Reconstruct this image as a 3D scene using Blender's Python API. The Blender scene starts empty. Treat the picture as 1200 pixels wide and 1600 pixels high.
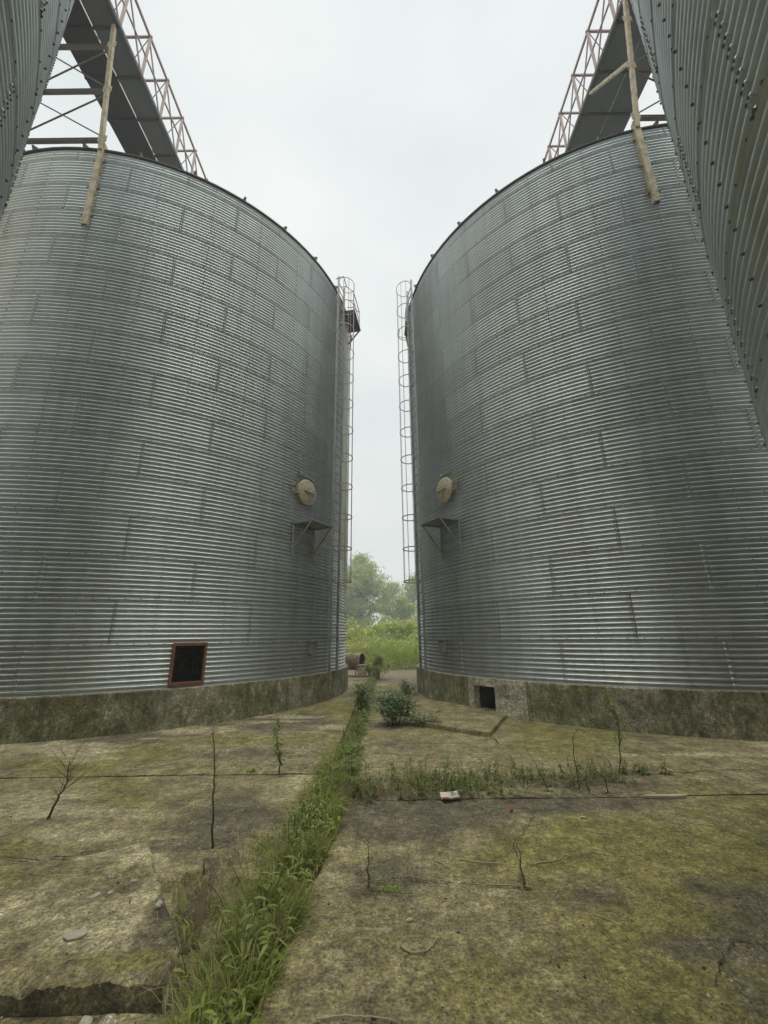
import bpy, math, random
import numpy as np
from mathutils import Vector, Matrix

# ------------------------------------------------------------------ camera
C = bpy.context.scene.collection
scn = bpy.context.scene
cam_d = bpy.data.cameras.new("camera"); cam = bpy.data.objects.new("camera", cam_d); C.objects.link(cam)
PIT, ROLL = 0.2915, -0.0124
cp, sp, cr, sr = math.cos(PIT), math.sin(PIT), math.cos(ROLL), math.sin(ROLL)
Fv = Vector((0, cp, sp)); U0 = Vector((0, -sp, cp)); R0 = Vector((1, 0, 0))
Rv = R0*cr + U0*sr; Uv = U0*cr - R0*sr
cam.matrix_world = Matrix(((Rv.x, Uv.x, -Fv.x, 0), (Rv.y, Uv.y, -Fv.y, 0), (Rv.z, Uv.z, -Fv.z, 1.6), (0, 0, 0, 1)))
cam_d.sensor_fit = 'VERTICAL'; cam_d.sensor_height = 24; cam_d.lens = 644.6/1600*24
cam_d.clip_start = 0.05; cam_d.clip_end = 2000
scn.camera = cam

# ------------------------------------------------------------------ sky, sun, exposure
SUN_EL, SUN_AZ = math.radians(75), math.radians(165)     # azimuth from +Y towards +X
w = bpy.data.worlds.new("World"); scn.world = w; w.use_nodes = True
nt = w.node_tree; nt.nodes.clear()
out = nt.nodes.new('ShaderNodeOutputWorld')
sky = nt.nodes.new('ShaderNodeTexSky'); sky.sky_type = 'NISHITA'; sky.sun_disc = False
sky.sun_elevation = SUN_EL; sky.sun_rotation = SUN_AZ
bg1 = nt.nodes.new('ShaderNodeBackground'); bg1.inputs[1].default_value = 0.05
nt.links.new(sky.outputs[0], bg1.inputs[0])
tc = nt.nodes.new('ShaderNodeTexCoord')
mp = nt.nodes.new('ShaderNodeMapping'); mp.inputs['Scale'].default_value = (1.3, 1.3, 3.0)
nt.links.new(tc.outputs['Generated'], mp.inputs['Vector'])
nz = nt.nodes.new('ShaderNodeTexNoise'); nz.inputs['Scale'].default_value = 1.5; nz.inputs['Detail'].default_value = 4; nz.inputs['Roughness'].default_value = .5
nt.links.new(mp.outputs[0], nz.inputs['Vector'])
rp = nt.nodes.new('ShaderNodeValToRGB')
rp.color_ramp.elements[0].position = .3; rp.color_ramp.elements[0].color = (.68, .735, .735, 1)
rp.color_ramp.elements[1].position = .7; rp.color_ramp.elements[1].color = (.84, .87, .855, 1)
nt.links.new(nz.outputs[0], rp.inputs[0])
bg2 = nt.nodes.new('ShaderNodeBackground'); bg2.inputs[1].default_value = .375
nt.links.new(rp.outputs[0], bg2.inputs[0])
mx = nt.nodes.new('ShaderNodeMixShader'); mx.inputs[0].default_value = .94
nt.links.new(bg1.outputs[0], mx.inputs[1]); nt.links.new(bg2.outputs[0], mx.inputs[2]); nt.links.new(mx.outputs[0], out.inputs[0])
sd = bpy.data.lights.new("sun", 'SUN'); sd.energy = 1.5; sd.angle = math.radians(85); sd.color = (1, .96, .88)
sun = bpy.data.objects.new("sun", sd); C.objects.link(sun)
S = Vector((math.sin(SUN_AZ)*math.cos(SUN_EL), math.cos(SUN_AZ)*math.cos(SUN_EL), math.sin(SUN_EL)))
sun.rotation_euler = S.to_track_quat('Z', 'Y').to_euler()
sun.location = (0, 0, 60)
vs = scn.view_settings; vs.view_transform = 'Standard'; vs.look = 'None'; vs.gamma = 1; vs.exposure = 1.7; vs.use_curve_mapping = False
scn.cycles.use_adaptive_sampling = False; scn.cycles.use_denoising = True; scn.cycles.denoiser = 'OPENIMAGEDENOISE'; scn.cycles.denoising_input_passes = 'RGB_ALBEDO_NORMAL'; scn.cycles.denoising_prefilter = 'NONE'
scn.cycles.max_bounces = 6; scn.cycles.diffuse_bounces = 4; scn.cycles.glossy_bounces = 3; scn.cycles.transmission_bounces = 3
scn.cycles.volume_bounces = 0; scn.cycles.transparent_max_bounces = 8

# ------------------------------------------------------------------ helpers
rnd = random.Random(7)
rng = np.random.default_rng(11)
PI = math.pi

def _hash(ix, iy, seed):
    n = (ix.astype(np.int64)*374761393 + iy.astype(np.int64)*668265263 + seed*1442695041) & 0x7fffffff
    n = ((n ^ (n >> 13))*1274126177) & 0x7fffffff
    return ((n ^ (n >> 16)) & 0xffff)/65535.0
def noise2(x, y, seed=0):
    ix, iy = np.floor(x), np.floor(y); fx, fy = x-ix, y-iy
    fx = fx*fx*(3-2*fx); fy = fy*fy*(3-2*fy)
    a, b, c, d = _hash(ix, iy, seed), _hash(ix+1, iy, seed), _hash(ix, iy+1, seed), _hash(ix+1, iy+1, seed)
    return (a*(1-fx)+b*fx)*(1-fy) + (c*(1-fx)+d*fx)*fy
def fbm(x, y, seed=0, oct=4):
    s, a, t = 0, 1.0, 0
    for o in range(oct):
        s = s + a*noise2(x*2**o, y*2**o, seed+o*17); t += a; a *= .5
    return s/t

class MB:
    """collects quads/tris, builds ONE mesh object"""
    def __init__(s): s.v = []; s.f = []; s.m = []
    def add(s, vs, fs, mi=0):
        o = len(s.v); s.v += [tuple(v) for v in vs]
        s.f += [tuple(i+o for i in f) for f in fs]; s.m += [mi]*len(fs)
    def box(s, c, d, ax=None, mi=0):
        ax = ax or (Vector((1,0,0)), Vector((0,1,0)), Vector((0,0,1)))
        c = Vector(c); h = [x/2 for x in d]; vs = []
        for sx in (-1,1):
            for sy in (-1,1):
                for sz in (-1,1): vs.append(c+ax[0]*h[0]*sx+ax[1]*h[1]*sy+ax[2]*h[2]*sz)
        s.add(vs, [(0,1,3,2),(4,6,7,5),(0,4,5,1),(2,3,7,6),(0,2,6,4),(1,5,7,3)], mi)
    def bar(s, a, b, wd, dp=None, up=(0,0,1), mi=0):
        a, b = Vector(a), Vector(b); z = (b-a); L = z.length; z.normalize()
        u = Vector(up)
        if abs(z.dot(u)) > .98: u = Vector((1,0,0))
        x = z.cross(u).normalized(); y = x.cross(z)
        s.box((a+b)/2, (wd, dp or wd, L), (x, y, z), mi)
    def tube(s, pts, r, n=6, mi=0, cap=True):
        pts = [Vector(p) for p in pts]; k = len(pts)
        rs = r if hasattr(r, '__len__') else [r]*k
        o = len(s.v); prev = None
        for i, p in enumerate(pts):
            t = (pts[min(i+1,k-1)]-pts[max(i-1,0)]).normalized()
            if prev is None:
                u = Vector((0,0,1)) if abs(t.z) < .9 else Vector((1,0,0)); x = t.cross(u).normalized()
            else: x = (prev - t*prev.dot(t)).normalized()
            prev = x; y = t.cross(x)
            for j in range(n):
                a = 2*PI*j/n; s.v.append(tuple(p+(x*math.cos(a)+y*math.sin(a))*rs[i]))
        for i in range(k-1):
            for j in range(n):
                s.f.append((o+i*n+j, o+i*n+(j+1)%n, o+(i+1)*n+(j+1)%n, o+(i+1)*n+j)); s.m.append(mi)
        if cap:
            s.f.append(tuple(o+j for j in reversed(range(n)))); s.m.append(mi)
            s.f.append(tuple(o+(k-1)*n+j for j in range(n))); s.m.append(mi)
    def strip(s, pts, wds, side, mi=0):
        """ribbon for grass blades and leaves"""
        o = len(s.v)
        for p, w_ in zip(pts, wds):
            s.v.append(tuple(p-side*w_/2)); s.v.append(tuple(p+side*w_/2))
        for i in range(len(pts)-1):
            s.f.append((o+2*i, o+2*i+1, o+2*i+3, o+2*i+2)); s.m.append(mi)
    def build(s, name, mats, parent=None, smooth=False):
        me = bpy.data.meshes.new(name); me.from_pydata(s.v, [], s.f); me.update()
        mats = mats if isinstance(mats, (list, tuple)) else [mats]
        for m in mats: me.materials.append(m)
        if len(mats) > 1: me.polygons.foreach_set('material_index', s.m)
        if smooth: me.polygons.foreach_set('use_smooth', [True]*len(s.f))
        o = bpy.data.objects.new(name, me); C.objects.link(o)
        if parent: o.parent = parent
        return o

def np_obj(name, v, q, mats, parent=None, smooth=False, mi=None, attrs=None, fattrs=None):
    """mesh object from numpy vertices (N,3) and quads (M,4)"""
    me = bpy.data.meshes.new(name); q = np.asarray(q, np.int32)
    me.vertices.add(len(v)); me.vertices.foreach_set('co', np.asarray(v, np.float32).ravel())
    me.loops.add(q.size); me.loops.foreach_set('vertex_index', q.ravel())
    me.polygons.add(len(q)); me.polygons.foreach_set('loop_start', np.arange(0, q.size, 4, dtype=np.int32))
    for m in (mats if isinstance(mats, (list, tuple)) else [mats]): me.materials.append(m)
    if mi is not None: me.polygons.foreach_set('material_index', np.asarray(mi, np.int32))
    me.update(calc_edges=True)
    if smooth is True: me.polygons.foreach_set('use_smooth', np.ones(len(q), bool))
    elif smooth is not False: me.polygons.foreach_set('use_smooth', np.asarray(smooth, bool))
    for k, a in (attrs or {}).items():
        at = me.attributes.new(k, 'FLOAT', 'POINT'); at.data.foreach_set('value', np.asarray(a, np.float32).ravel())
    for k, a in (fattrs or {}).items():
        at = me.attributes.new(k, 'FLOAT', 'FACE'); at.data.foreach_set('value', np.asarray(a, np.float32).ravel())
    o = bpy.data.objects.new(name, me); C.objects.link(o)
    if parent: o.parent = parent
    return o

def thing(name, label, cat, loc=(0,0,0), group=None):
    o = bpy.data.objects.new(name, None); C.objects.link(o); o.location = loc; o.empty_display_size = .2
    o['label'] = label; o['category'] = cat
    if group: o['group'] = group
    return o
def tag(o, label, cat, group=None, kind=None):
    o['label'] = label; o['category'] = cat
    if group: o['group'] = group
    if kind: o['kind'] = kind
    return o

# ------------------------------------------------------------------ materials
class NT:
    def __init__(s, name):
        s.m = bpy.data.materials.new(name); s.m.use_nodes = True; s.t = s.m.node_tree
        s.b = s.t.nodes['Principled BSDF']; s.o = s.t.nodes['Material Output']
    def n(s, typ, **kw):
        x = s.t.nodes.new('ShaderNode'+typ)
        for k, v in kw.items():
            if hasattr(x, k): setattr(x, k, v)
            else: x.inputs[k.replace('_', ' ')].default_value = v
        return x
    def l(s, a, b): s.t.links.new(a, b)
    def pos(s, scale=(1,1,1), obj=False):
        m = s.n('Mapping'); m.inputs['Scale'].default_value = scale
        if obj: s.l(s.n('TexCoord').outputs['Object'], m.inputs[0])
        else: s.l(s.n('NewGeometry').outputs['Position'], m.inputs[0])
        return m.outputs[0]
    def noise(s, vec, scale, detail=4, rough=.55):
        x = s.n('TexNoise'); x.inputs['Scale'].default_value = scale; x.inputs['Detail'].default_value = detail; x.inputs['Roughness'].default_value = rough
        s.l(vec, x.inputs['Vector']); return x.outputs[0]
    def ramp(s, fac, *stops):
        r = s.n('ValToRGB'); e = r.color_ramp.elements
        while len(e) < len(stops): e.new(.5)
        for el, (p, c) in zip(e, stops):
            el.position = p; el.color = (c, c, c, 1) if not hasattr(c, '__len__') else (*c, 1)
        s.l(fac, r.inputs[0]); return r.outputs[0]
    def mix(s, f, a, b, mode='MIX'):
        x = s.n('Mix', data_type='RGBA', blend_type=mode)
        for v, i in ((f, 0), (a, 6), (b, 7)):
            if hasattr(v, 'links'): s.l(v, x.inputs[i])
            elif i == 0: x.inputs[0].default_value = v
            else: x.inputs[i].default_value = (*v, 1)
        return x.outputs[2]
    def math(s, op, a, b=0.):
        x = s.n('Math', operation=op)
        for v, i in ((a, 0), (b, 1)):
            if hasattr(v, 'links'): s.l(v, x.inputs[i])
            else: x.inputs[i].default_value = v
        return x.outputs[0]
    def bump(s, h, strength=.5, dist=.01, prev=None):
        b = s.n('Bump'); b.inputs['Strength'].default_value = strength; b.inputs['Distance'].default_value = dist
        s.l(h, b.inputs['Height'])
        if prev is not None: s.l(prev, b.inputs['Normal'])
        return b.outputs[0]
    def attr(s, name): return s.n('Attribute', attribute_name=name).outputs['Fac']
    def col(s, c): (s.l(c, s.b.inputs['Base Color']) if hasattr(c, 'links') else s.b.inputs['Base Color'].__setattr__('default_value', (*c, 1)))
    def set(s, **k):
        for a, v in k.items():
            i = s.b.inputs[a.replace('_', ' ')]
            if hasattr(v, 'links'): s.l(v, i)
            else: i.default_value = v
        return s.m

def m_galv(name, base, seam=False):
    t = NT(name); p = t.pos()
    tone = t.attr('tone')
    c = t.mix(tone, tuple(x*.93 for x in base), tuple(x*1.07 for x in base))
    st = t.ramp(t.noise(t.pos((3.5, 3.5, .35)), 1.2, 6, .65), (.42, 0), (.68, 1))
    c = t.mix(t.math('MULTIPLY', st, .22), c, (.17, .165, .125))
    wh = t.ramp(t.noise(t.pos((9, 9, .5)), 1.6, 5, .6), (.56, 0), (.72, 1))
    c = t.mix(t.math('MULTIPLY', wh, .35), c, (.62, .63, .60))
    ru = t.ramp(t.noise(p, 2.3, 6, .7), (.66, 0), (.78, 1))
    c = t.mix(t.math('MULTIPLY', ru, .55), c, (.17, .10, .055))
    if seam: c = t.mix(.05, c, (.08, .08, .07))
    t.col(c)
    rg = t.ramp(t.noise(p, 14, 4), (.3, .37), (.7, .50))
    nm = t.bump(t.noise(t.pos((1, 1, 2)), 3.0, 3), .25, .02)
    return t.set(Metallic=.95, Roughness=rg, Normal=nm)

def m_paint(name, base, rust=.5, dark=(.10, .055, .03), rough=.65, metal=0.0, scale=6):
    t = NT(name); p = t.pos()
    f = t.ramp(t.noise(p, scale, 6, .7), (.45, 0), (.62, 1))
    c = t.mix(t.math('MULTIPLY', f, rust), base, dark)
    v = t.noise(t.pos((8, 8, 1)), 2.0, 4)
    c = t.mix(t.math('MULTIPLY', v, .4), c, tuple(x*.5 for x in base))
    t.col(c)
    return t.set(Roughness=rough, Metallic=metal, Normal=t.bump(t.noise(p, 60, 3), .3, .003))

def m_concrete(name, base, dark, moss, pale, streak=False):
    t = NT(name); p = t.pos()
    A = t.attr
    f1 = t.ramp(t.noise(p, 1.3, 6, .65), (.3, 0), (.7, 1))
    c = t.mix(f1, base, dark)
    f2 = t.noise(p, 9, 6, .7)
    c = t.mix(t.math('MULTIPLY', t.ramp(f2, (.45, 0), (.75, 1)), .25 if streak else .75), c, pale)
    if streak:
        s1 = t.ramp(t.noise(t.pos((1.0, 1.0, .7)), 1.2, 7, .62), (.40, 0), (.58, 1))
        c = t.mix(t.math('MULTIPLY', s1, .8), c, moss)
        s2 = t.ramp(t.noise(t.pos((6, 6, .45)), 1.3, 6, .7), (.50, 0), (.68, 1))
        c = t.mix(t.math('MULTIPLY', s2, .62), c, (.075, .075, .042))
        s3 = t.ramp(t.noise(t.pos((3.5, 3.5, 1.7)), 1.5, 8, .76), (.55, 0), (.63, 1))
        c = t.mix(t.math('MULTIPLY', s3, .6), c, pale)
        s4 = t.ramp(t.noise(t.pos((9, 9, .6)), 1.1, 5, .7), (.60, 0), (.70, 1))
        c = t.mix(t.math('MULTIPLY', s4, .5), c, pale)
    else:
        def patch(nm, sc_):
            v_ = t.math('ADD', A(nm), t.math('MULTIPLY', t.math('SUBTRACT', t.noise(p, sc_, 8, .75), .5), 1.15))
            return t.ramp(v_, (.28, 0), (.68, .85 if nm != 'moss' else .72))
        c = t.mix(patch('moss', 11), c, t.mix(t.noise(p, 23, 5, .7), moss, tuple(x*1.9 for x in moss)))
        c = t.mix(patch('damp_shade', 8), c, t.mix(t.noise(p, 31, 5, .7), (.10, .085, .056), (.185, .16, .105)))
        c = t.mix(patch('pale', 15), c, t.mix(t.noise(p, 17, 5, .7), pale, tuple(x*1.5 for x in pale)))
        vo = t.n('TexVoronoi', feature='F1'); vo.inputs['Scale'].default_value = 30; t.l(p, vo.inputs['Vector'])
        peb = t.ramp(vo.outputs['Distance'], (.24, 1), (.34, 0))
        sel = t.ramp(t.n('SeparateColor').outputs[0], (.6, 0), (.62, 1)); t.l(vo.outputs['Color'], sel.node.inputs[0].links[0].from_node.inputs[0])
        c = t.mix(t.math('MULTIPLY', t.math('MULTIPLY', peb, sel), .5), c, (.36, .33, .235))
        v2 = t.n('TexVoronoi', feature='F1'); v2.inputs['Scale'].default_value = 44; t.l(p, v2.inputs['Vector'])
        pit = t.ramp(v2.outputs['Distance'], (.16, 1), (.27, 0))
        sc2 = t.n('SeparateColor'); t.l(v2.outputs['Color'], sc2.inputs[0]); psel = t.ramp(sc2.outputs[1], (.70, 0), (.72, 1))
        c = t.mix(t.math('MULTIPLY', t.math('MULTIPLY', pit, psel), .8), c, (.02, .018, .012))
        v3 = t.n('TexVoronoi', feature='F1'); v3.inputs['Scale'].default_value = 21; t.l(p, v3.inputs['Vector'])
        ws = t.ramp(v3.outputs['Distance'], (.06, 1), (.10, 0)); sc3 = t.n('SeparateColor'); t.l(v3.outputs['Color'], sc3.inputs[0])
        wsel = t.ramp(sc3.outputs[0], (.86, 0), (.87, 1))
        c = t.mix(t.math('MULTIPLY', ws, wsel), c, (.55, .53, .46))
    fine = t.noise(p, 52, 6, .8)
    meso = t.noise(p, 17, 7, .78)
    c = t.mix(.9, c, t.ramp(fine, (.38, .4), (.5, .95), (.62, 1.6)), 'MULTIPLY')
    c = t.mix(.85, c, t.ramp(meso, (.36, .45), (.5, .97), (.64, 1.6)), 'MULTIPLY')
    c = t.mix(.9, c, t.ramp(t.noise(p, 3.6, 8, .75), (.34, .42), (.5, .95), (.64, 1.5)), 'MULTIPLY')
    t.col(c)
    h = t.math('ADD', t.noise(p, 28, 7, .72), t.math('MULTIPLY', fine, .35))
    nm = t.bump(h, .75, .02)
    return t.set(Roughness=.9, Normal=nm)

def m_leaf(name, c1, c2, trans=.35, rough=.55):
    t = NT(name)
    g = t.n('NewGeometry')
    c = t.mix(g.outputs['Random Per Island'], c1, c2)
    n_ = t.ramp(t.noise(t.pos(), 3.0, 2), (.3, .7), (.7, 1.15))
    c = t.mix(1.0, c, n_, 'MULTIPLY')
    t.col(c); t.set(Roughness=rough)
    tr = t.n('BsdfTranslucent'); t.l(c, tr.inputs[0])
    ms = t.n('MixShader'); ms.inputs[0].default_value = trans
    t.l(t.b.outputs[0], ms.inputs[1]); t.l(tr.outputs[0], ms.inputs[2]); t.l(ms.outputs[0], t.o.inputs[0])
    return t.m

def m_plain(name, c, rough=.8, var=.3, scale=20):
    t = NT(name); n_ = t.noise(t.pos(), scale, 5, .65)
    t.col(t.mix(n_, tuple(x*(1-var) for x in c), tuple(x*(1+var) for x in c)))
    return t.set(Roughness=rough, Normal=t.bump(n_, .4, .01))

M = {}
M['galv'] = m_galv('galvanised_sheet', (.54, .58, .585))
M['seam'] = m_galv('lapped_sheet_edge', (.53, .565, .565), True)
M['eave'] = m_paint('dark_eave_trim', (.07, .07, .068), .4, (.06, .04, .025))
M['bolt'] = m_plain('bolt_steel', (.19, .195, .19), .95)
M['frame_red'] = m_paint('red_oxide_frame', (.25, .10, .05), .5, (.09, .04, .025))
M['tan_steel'] = m_paint('tan_weathered_steel', (.42, .37, .24), .75, (.12, .07, .035))
M['pink_steel'] = m_paint('faded_red_steel', (.36, .265, .265), .4, (.13, .07, .06))
M['grey_steel'] = m_paint('grey_steel', (.30, .31, .31), .4, (.08, .05, .03), .55, .3)
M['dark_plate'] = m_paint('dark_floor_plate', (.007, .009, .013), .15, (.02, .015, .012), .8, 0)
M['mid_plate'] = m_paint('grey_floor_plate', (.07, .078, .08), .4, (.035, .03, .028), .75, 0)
M['rusty_beam'] = m_paint('rusted_beam', (.11, .09, .075), .6, (.05, .03, .02))
M['hatch'] = m_paint('cream_hatch_paint', (.42, .39, .28), .85, (.24, .16, .085), .6, 0, 9)
M['plinth'] = m_concrete('mossy_plinth_concrete', (.37, .35, .245), (.27, .255, .165), (.15, .162, .058), (.60, .56, .43), True)
M['surround'] = m_concrete('rough_cast_concrete', (.50, .46, .36), (.36, .33, .25), (.10, .10, .05), (.64, .60, .48), False)
M['slab'] = m_concrete('slab_concrete', (.335, .295, .142), (.21, .182, .09), (.165, .152, .036), (.40, .36, .215))
M['soil'] = m_plain('soil', (.065, .052, .03), .95, .5, 14)
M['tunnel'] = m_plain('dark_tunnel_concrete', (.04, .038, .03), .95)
M['grass'] = m_leaf('green_grass_blades', (.18, .27, .035), (.48, .52, .13), .45, .45)
M['dry'] = m_leaf('dry_grass_blades', (.24, .195, .10), (.46, .39, .22), .25, .7)
M['leaf'] = m_leaf('weed_leaves', (.16, .24, .05), (.34, .40, .12), .45, .5)
M['leaf_dark'] = m_leaf('shrub_leaves', (.12, .20, .07), (.27, .36, .16), .25, .4)
M['leaf_tree'] = m_leaf('tree_leaves', (.25, .34, .11), (.42, .49, .19), .5, .6)
M['leaf_lime'] = m_leaf('lime_tall_grass', (.30, .40, .07), (.50, .57, .17), .45, .6)
M['flower'] = m_leaf('yellow_seed_heads', (.52, .48, .20), (.66, .60, .36), .3, .8)
M['stem'] = m_plain('dead_stem', (.075, .058, .04), .9)
M['stem_green'] = m_plain('green_stem', (.10, .11, .05), .8)
M['bark'] = m_plain('bark', (.075, .062, .048), .95, .4, 6)
M['twig'] = m_plain('dry_twig', (.42, .37, .26), .9, .4, 40)
M['wood'] = m_plain('split_wood', (.36, .29, .16), .9, .45, 18)
M['pale_wood'] = m_plain('bleached_wood', (.50, .46, .33), .9, .2, 30)
M['stone'] = m_plain('pale_stone', (.50, .475, .38), .95, .35, 30)
M['rust'] = m_paint('rusted_fan_steel', (.38, .31, .20), .75, (.15, .075, .035), .8, 0, 4)
M['black'] = m_plain('dark_interior', (.012, .012, .012), .9)

# ------------------------------------------------------------------ ground: soil sheet, slabs with open joints, planted channel
def grid_obj(name, x0, x1, y0, y1, step, hf, mat, xl=None, xr=None, seed=0, skirt=.09, blobs=(), yl=None, yu=None, jit=.018):
    nx = max(2, int((x1-x0)/step)); ny = max(2, int((y1-y0)/step))
    u, v = np.meshgrid(np.linspace(0, 1, nx+1), np.linspace(0, 1, ny+1))
    Y = y0+(y1-y0)*v
    XN = x0+(x1-x0)*u
    wob = lambda f, X: f(X)+.016*(fbm(X*3.1, X*0+2, 91, 4)-.5)
    if yl is not None or yu is not None:
        lo = wob(yl, XN) if yl is not None else y0+0*XN
        hi = wob(yu, XN) if yu is not None else y1+0*XN
        Y = lo+(hi-lo)*v
    XL = xl(Y) if xl else np.full_like(Y, x0); XR = xr(Y) if xr else np.full_like(Y, x1)
    X = XL+(XR-XL)*u
    e = np.minimum(np.minimum(u*nx, (1-u)*nx), np.minimum(v*ny, (1-v)*ny))
    X = X + np.where(e < 1, jit*(fbm(X*7+3, Y*7, seed+5, 3)-.5)*2, 0)*((u == 0) | (u == 1))
    Y = Y + np.where(e < 1, jit*.25*(fbm(X*7, Y*7+9, seed+6, 3)-.5)*2, 0)*((v == 0) | (v == 1))
    Z = hf(X, Y) + .010*(fbm(X*1.5, Y*1.5, seed+1, 3)-.5) + .007*(fbm(X*9, Y*9, seed+2, 3)-.5)
    Z -= np.clip(1-e*step/.02, 0, 1)*.008*np.clip(fbm(X*2.2, Y*2.2, 9)*2.6-.6, .1, 1.4)
    n0 = X.size
    V = np.stack([X, Y, Z], -1).reshape(-1, 3)
    idx = np.arange(n0).reshape(ny+1, nx+1)
    q = np.stack([idx[:-1, :-1], idx[:-1, 1:], idx[1:, 1:], idx[1:, :-1]], -1).reshape(-1, 4)
    loop = np.concatenate([idx[0, :-1], idx[:-1, -1], idx[-1, :0:-1], idx[:0:-1, 0]])
    sk = V[loop].copy(); st_ = V[loop].copy(); sk[:, 2] = -skirt
    k = len(loop); a = np.arange(k); b = (a+1) % k
    qs = np.stack([n0+k+a, n0+a, n0+b, n0+k+b], -1)
    V = np.concatenate([V, sk, st_]); q = np.concatenate([q, qs])
    x, y = V[:, 0], V[:, 1]
    moss = np.clip((fbm(x*.55+4, y*.8, 101, 6)-.42)*4.0, 0, 1)*np.clip(fbm(x*3, y*3, 103, 4)*2-.35, 0, 1)
    damp_shade = np.clip((fbm(x*.6+9, y*.7+2, 201, 5)-.53)*4.5, 0, 1)*.8
    pale = np.clip((fbm(x*.7+1.5*y*.2, y*1.9, 301, 5)-.58)*5, 0, 1)*.7
    for kind, bx, by, rx, ry, amt in blobs:
        g = np.exp(-(((x-bx)/rx)**2+((y-by)/ry)**2)*(.6+.9*fbm(x*2.2, y*2.2, 400+int(bx*10), 4)))*amt
        if kind == 'moss': moss = np.clip(moss+g, 0, 1)
        if kind == 'damp_shade': damp_shade = np.clip(damp_shade+g, 0, 1); pale = pale*(1-np.clip(g, 0, 1)); moss = moss*(1-np.clip(g, 0, .8))
        if kind == 'pale': pale = np.clip(pale+g, 0, 1); damp_shade = damp_shade*(1-np.clip(g, 0, 1))
    damp_shade[n0:] = .3+.55*fbm(x[n0:]*6, y[n0:]*6, 12, 3); moss[n0:] = .25*(fbm(x[n0:]*5, y[n0:]*5, 8, 3) > .5); pale[n0:] = 0  # side faces: moist earth and moss, with the front edge's shade painted in
    o = np_obj(name, V, q, mat, smooth=True, attrs={'moss': moss*.85, 'damp_shade': damp_shade, 'pale': pale})
    return o

chan_l = lambda y: np.where(y < 4, -.80+.03*(4-y)*-1, -.74)
chan_r = lambda y: np.interp(y, [-8, 2.3, 3.4, 4.4, 30], [-.66, -.61, -.50, -.42, -.38])
flat = lambda X, Y: np.zeros_like(X)
BL = [('damp_shade', .3, 4.5, .8, .5, 1.0), ('damp_shade', 1.6, 4.7, 1.4, .22, .9), ('moss', 1.8, 2.6, .9, .7, .9), ('moss', 2.2, 3.8, 1.0, .5, .8), ('damp_shade', 1.9, 2.75, .45, .10, .9),
      ('damp_shade', .0, 3.4, .35, .3, .7), ('moss', .4, 2.5, .5, .4, .6), ('damp_shade', 2.3, 5.25, 1.2, .35, .7), ('moss', 2.6, 6.6, 1.0, .5, 1.0), ('moss', 2.9, 7.6, .7, .5, 1.0),
      ('moss', 1.1, 8.6, .6, .6, .9), ('damp_shade', .5, 7.2, .8, .6, .5), ('moss', .1, 12, .5, 3, .7), ('moss', -1.3, 9.5, .6, 2, .8),
      ('damp_shade', -1.5, 4.5, .55, .75, 1.0), ('damp_shade', -2.0, 6.6, 1.2, .5, .6), ('pale', -2.6, 4.15, .7, .16, .8), ('pale', -3.6, 5.0, .8, .3, .7), ('moss', -4.5, 6.3, 1.0, .5, .9),
      ('moss', -2.6, 7.4, 1.2, .3, .8), ('pale', -1.5, 2.75, .35, .2, .7), ('moss', -1.25, 2.58, .22, .06, 1.0), ('pale', -1.1, 5.2, .35, .4, .5), ('moss', -3.2, 3.3, 1.0, .5, .6), ('pale', -2.05, 3.7, .35, .12, .8), ('pale', -1.78, 3.62, .16, .16, 1.0), ('pale', -1.5, 3.2, .12, .2, .8), ('damp_shade', -1.25, 3.2, .12, .35, 1.0), ('damp_shade', -1.72, 3.95, .3, .08, .9), ('pale', -2.2, 3.0, .7, .35, .6), ('pale', -2.9, 4.6, .9, .2, .7)]  # narrow dark blobs at the broken block's right edge and corner paint its shadow
def seg_side(X, Y, a, b):      # >0 on the left of a->b
    return (b[0]-a[0])*(Y-a[1])-(b[1]-a[1])*(X-a[0])
edge = [(-1.02, 2.40), (-1.07, 2.66), (-1.40, 3.13), (-1.90, 3.86), (-2.3, 3.80), (-3.2, 3.45)]
def left_h(X, Y):
    xe = np.interp(Y, [2.3, 2.66, 3.13, 3.86], [-1.02, -1.07, -1.40, -1.90])
    w_ = .03*(fbm(X*6, Y*6, 55, 3)-.5)
    inside = (X < xe+w_) & (Y < 3.90+w_+.3*(X+1.9)*(X < -1.9))
    h = np.where(inside, .095-.015*np.clip((Y-2.5)/1.4, 0, 1)-.03*np.clip(-2-X, 0, 1.5)-.05*np.clip((-1.75-X)/.6, 0, 1)*np.clip((Y-3.3)/.5, 0, 1) + .022*(fbm(X*13, Y*13, 77, 5)-.5)-.02*np.clip(fbm(X*5, Y*5, 79, 3)*3-1.9, 0, 1), 0)
    fe = np.clip((Y-2.43)/.10, 0, 1); h = np.where(inside, h-.05*(1-fe)*np.clip(fbm(X*9, Y*9, 58, 4)*2.4-.75, 0, 1), h)
    low = (X > xe+w_) & (Y < 3.45)
    h = np.where(low, -.05, h)
    lump = (X > -1.5) & (X < -1.16+w_) & (Y > 3.47+w_) & (Y < 3.83+w_*.5+.2*(X+1.3))
    h = np.where(lump, .035+.012*(fbm(X*16, Y*16, 78, 3)-.5), h)
    return h
def slab(*a, **k):
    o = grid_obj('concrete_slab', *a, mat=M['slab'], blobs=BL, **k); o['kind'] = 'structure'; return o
JY = lambda X: 0*X
J1 = lambda X: 3.29-.17*(X-.93)*(X < 4)-.52*(X >= 4)
J2 = lambda X: 4.842+.01*X
slab(-.6, 9, -7, 3.18, .03, hf=flat, xl=lambda y: chan_r(y), seed=1, yu=lambda X: J1(X)-.005)
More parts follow.
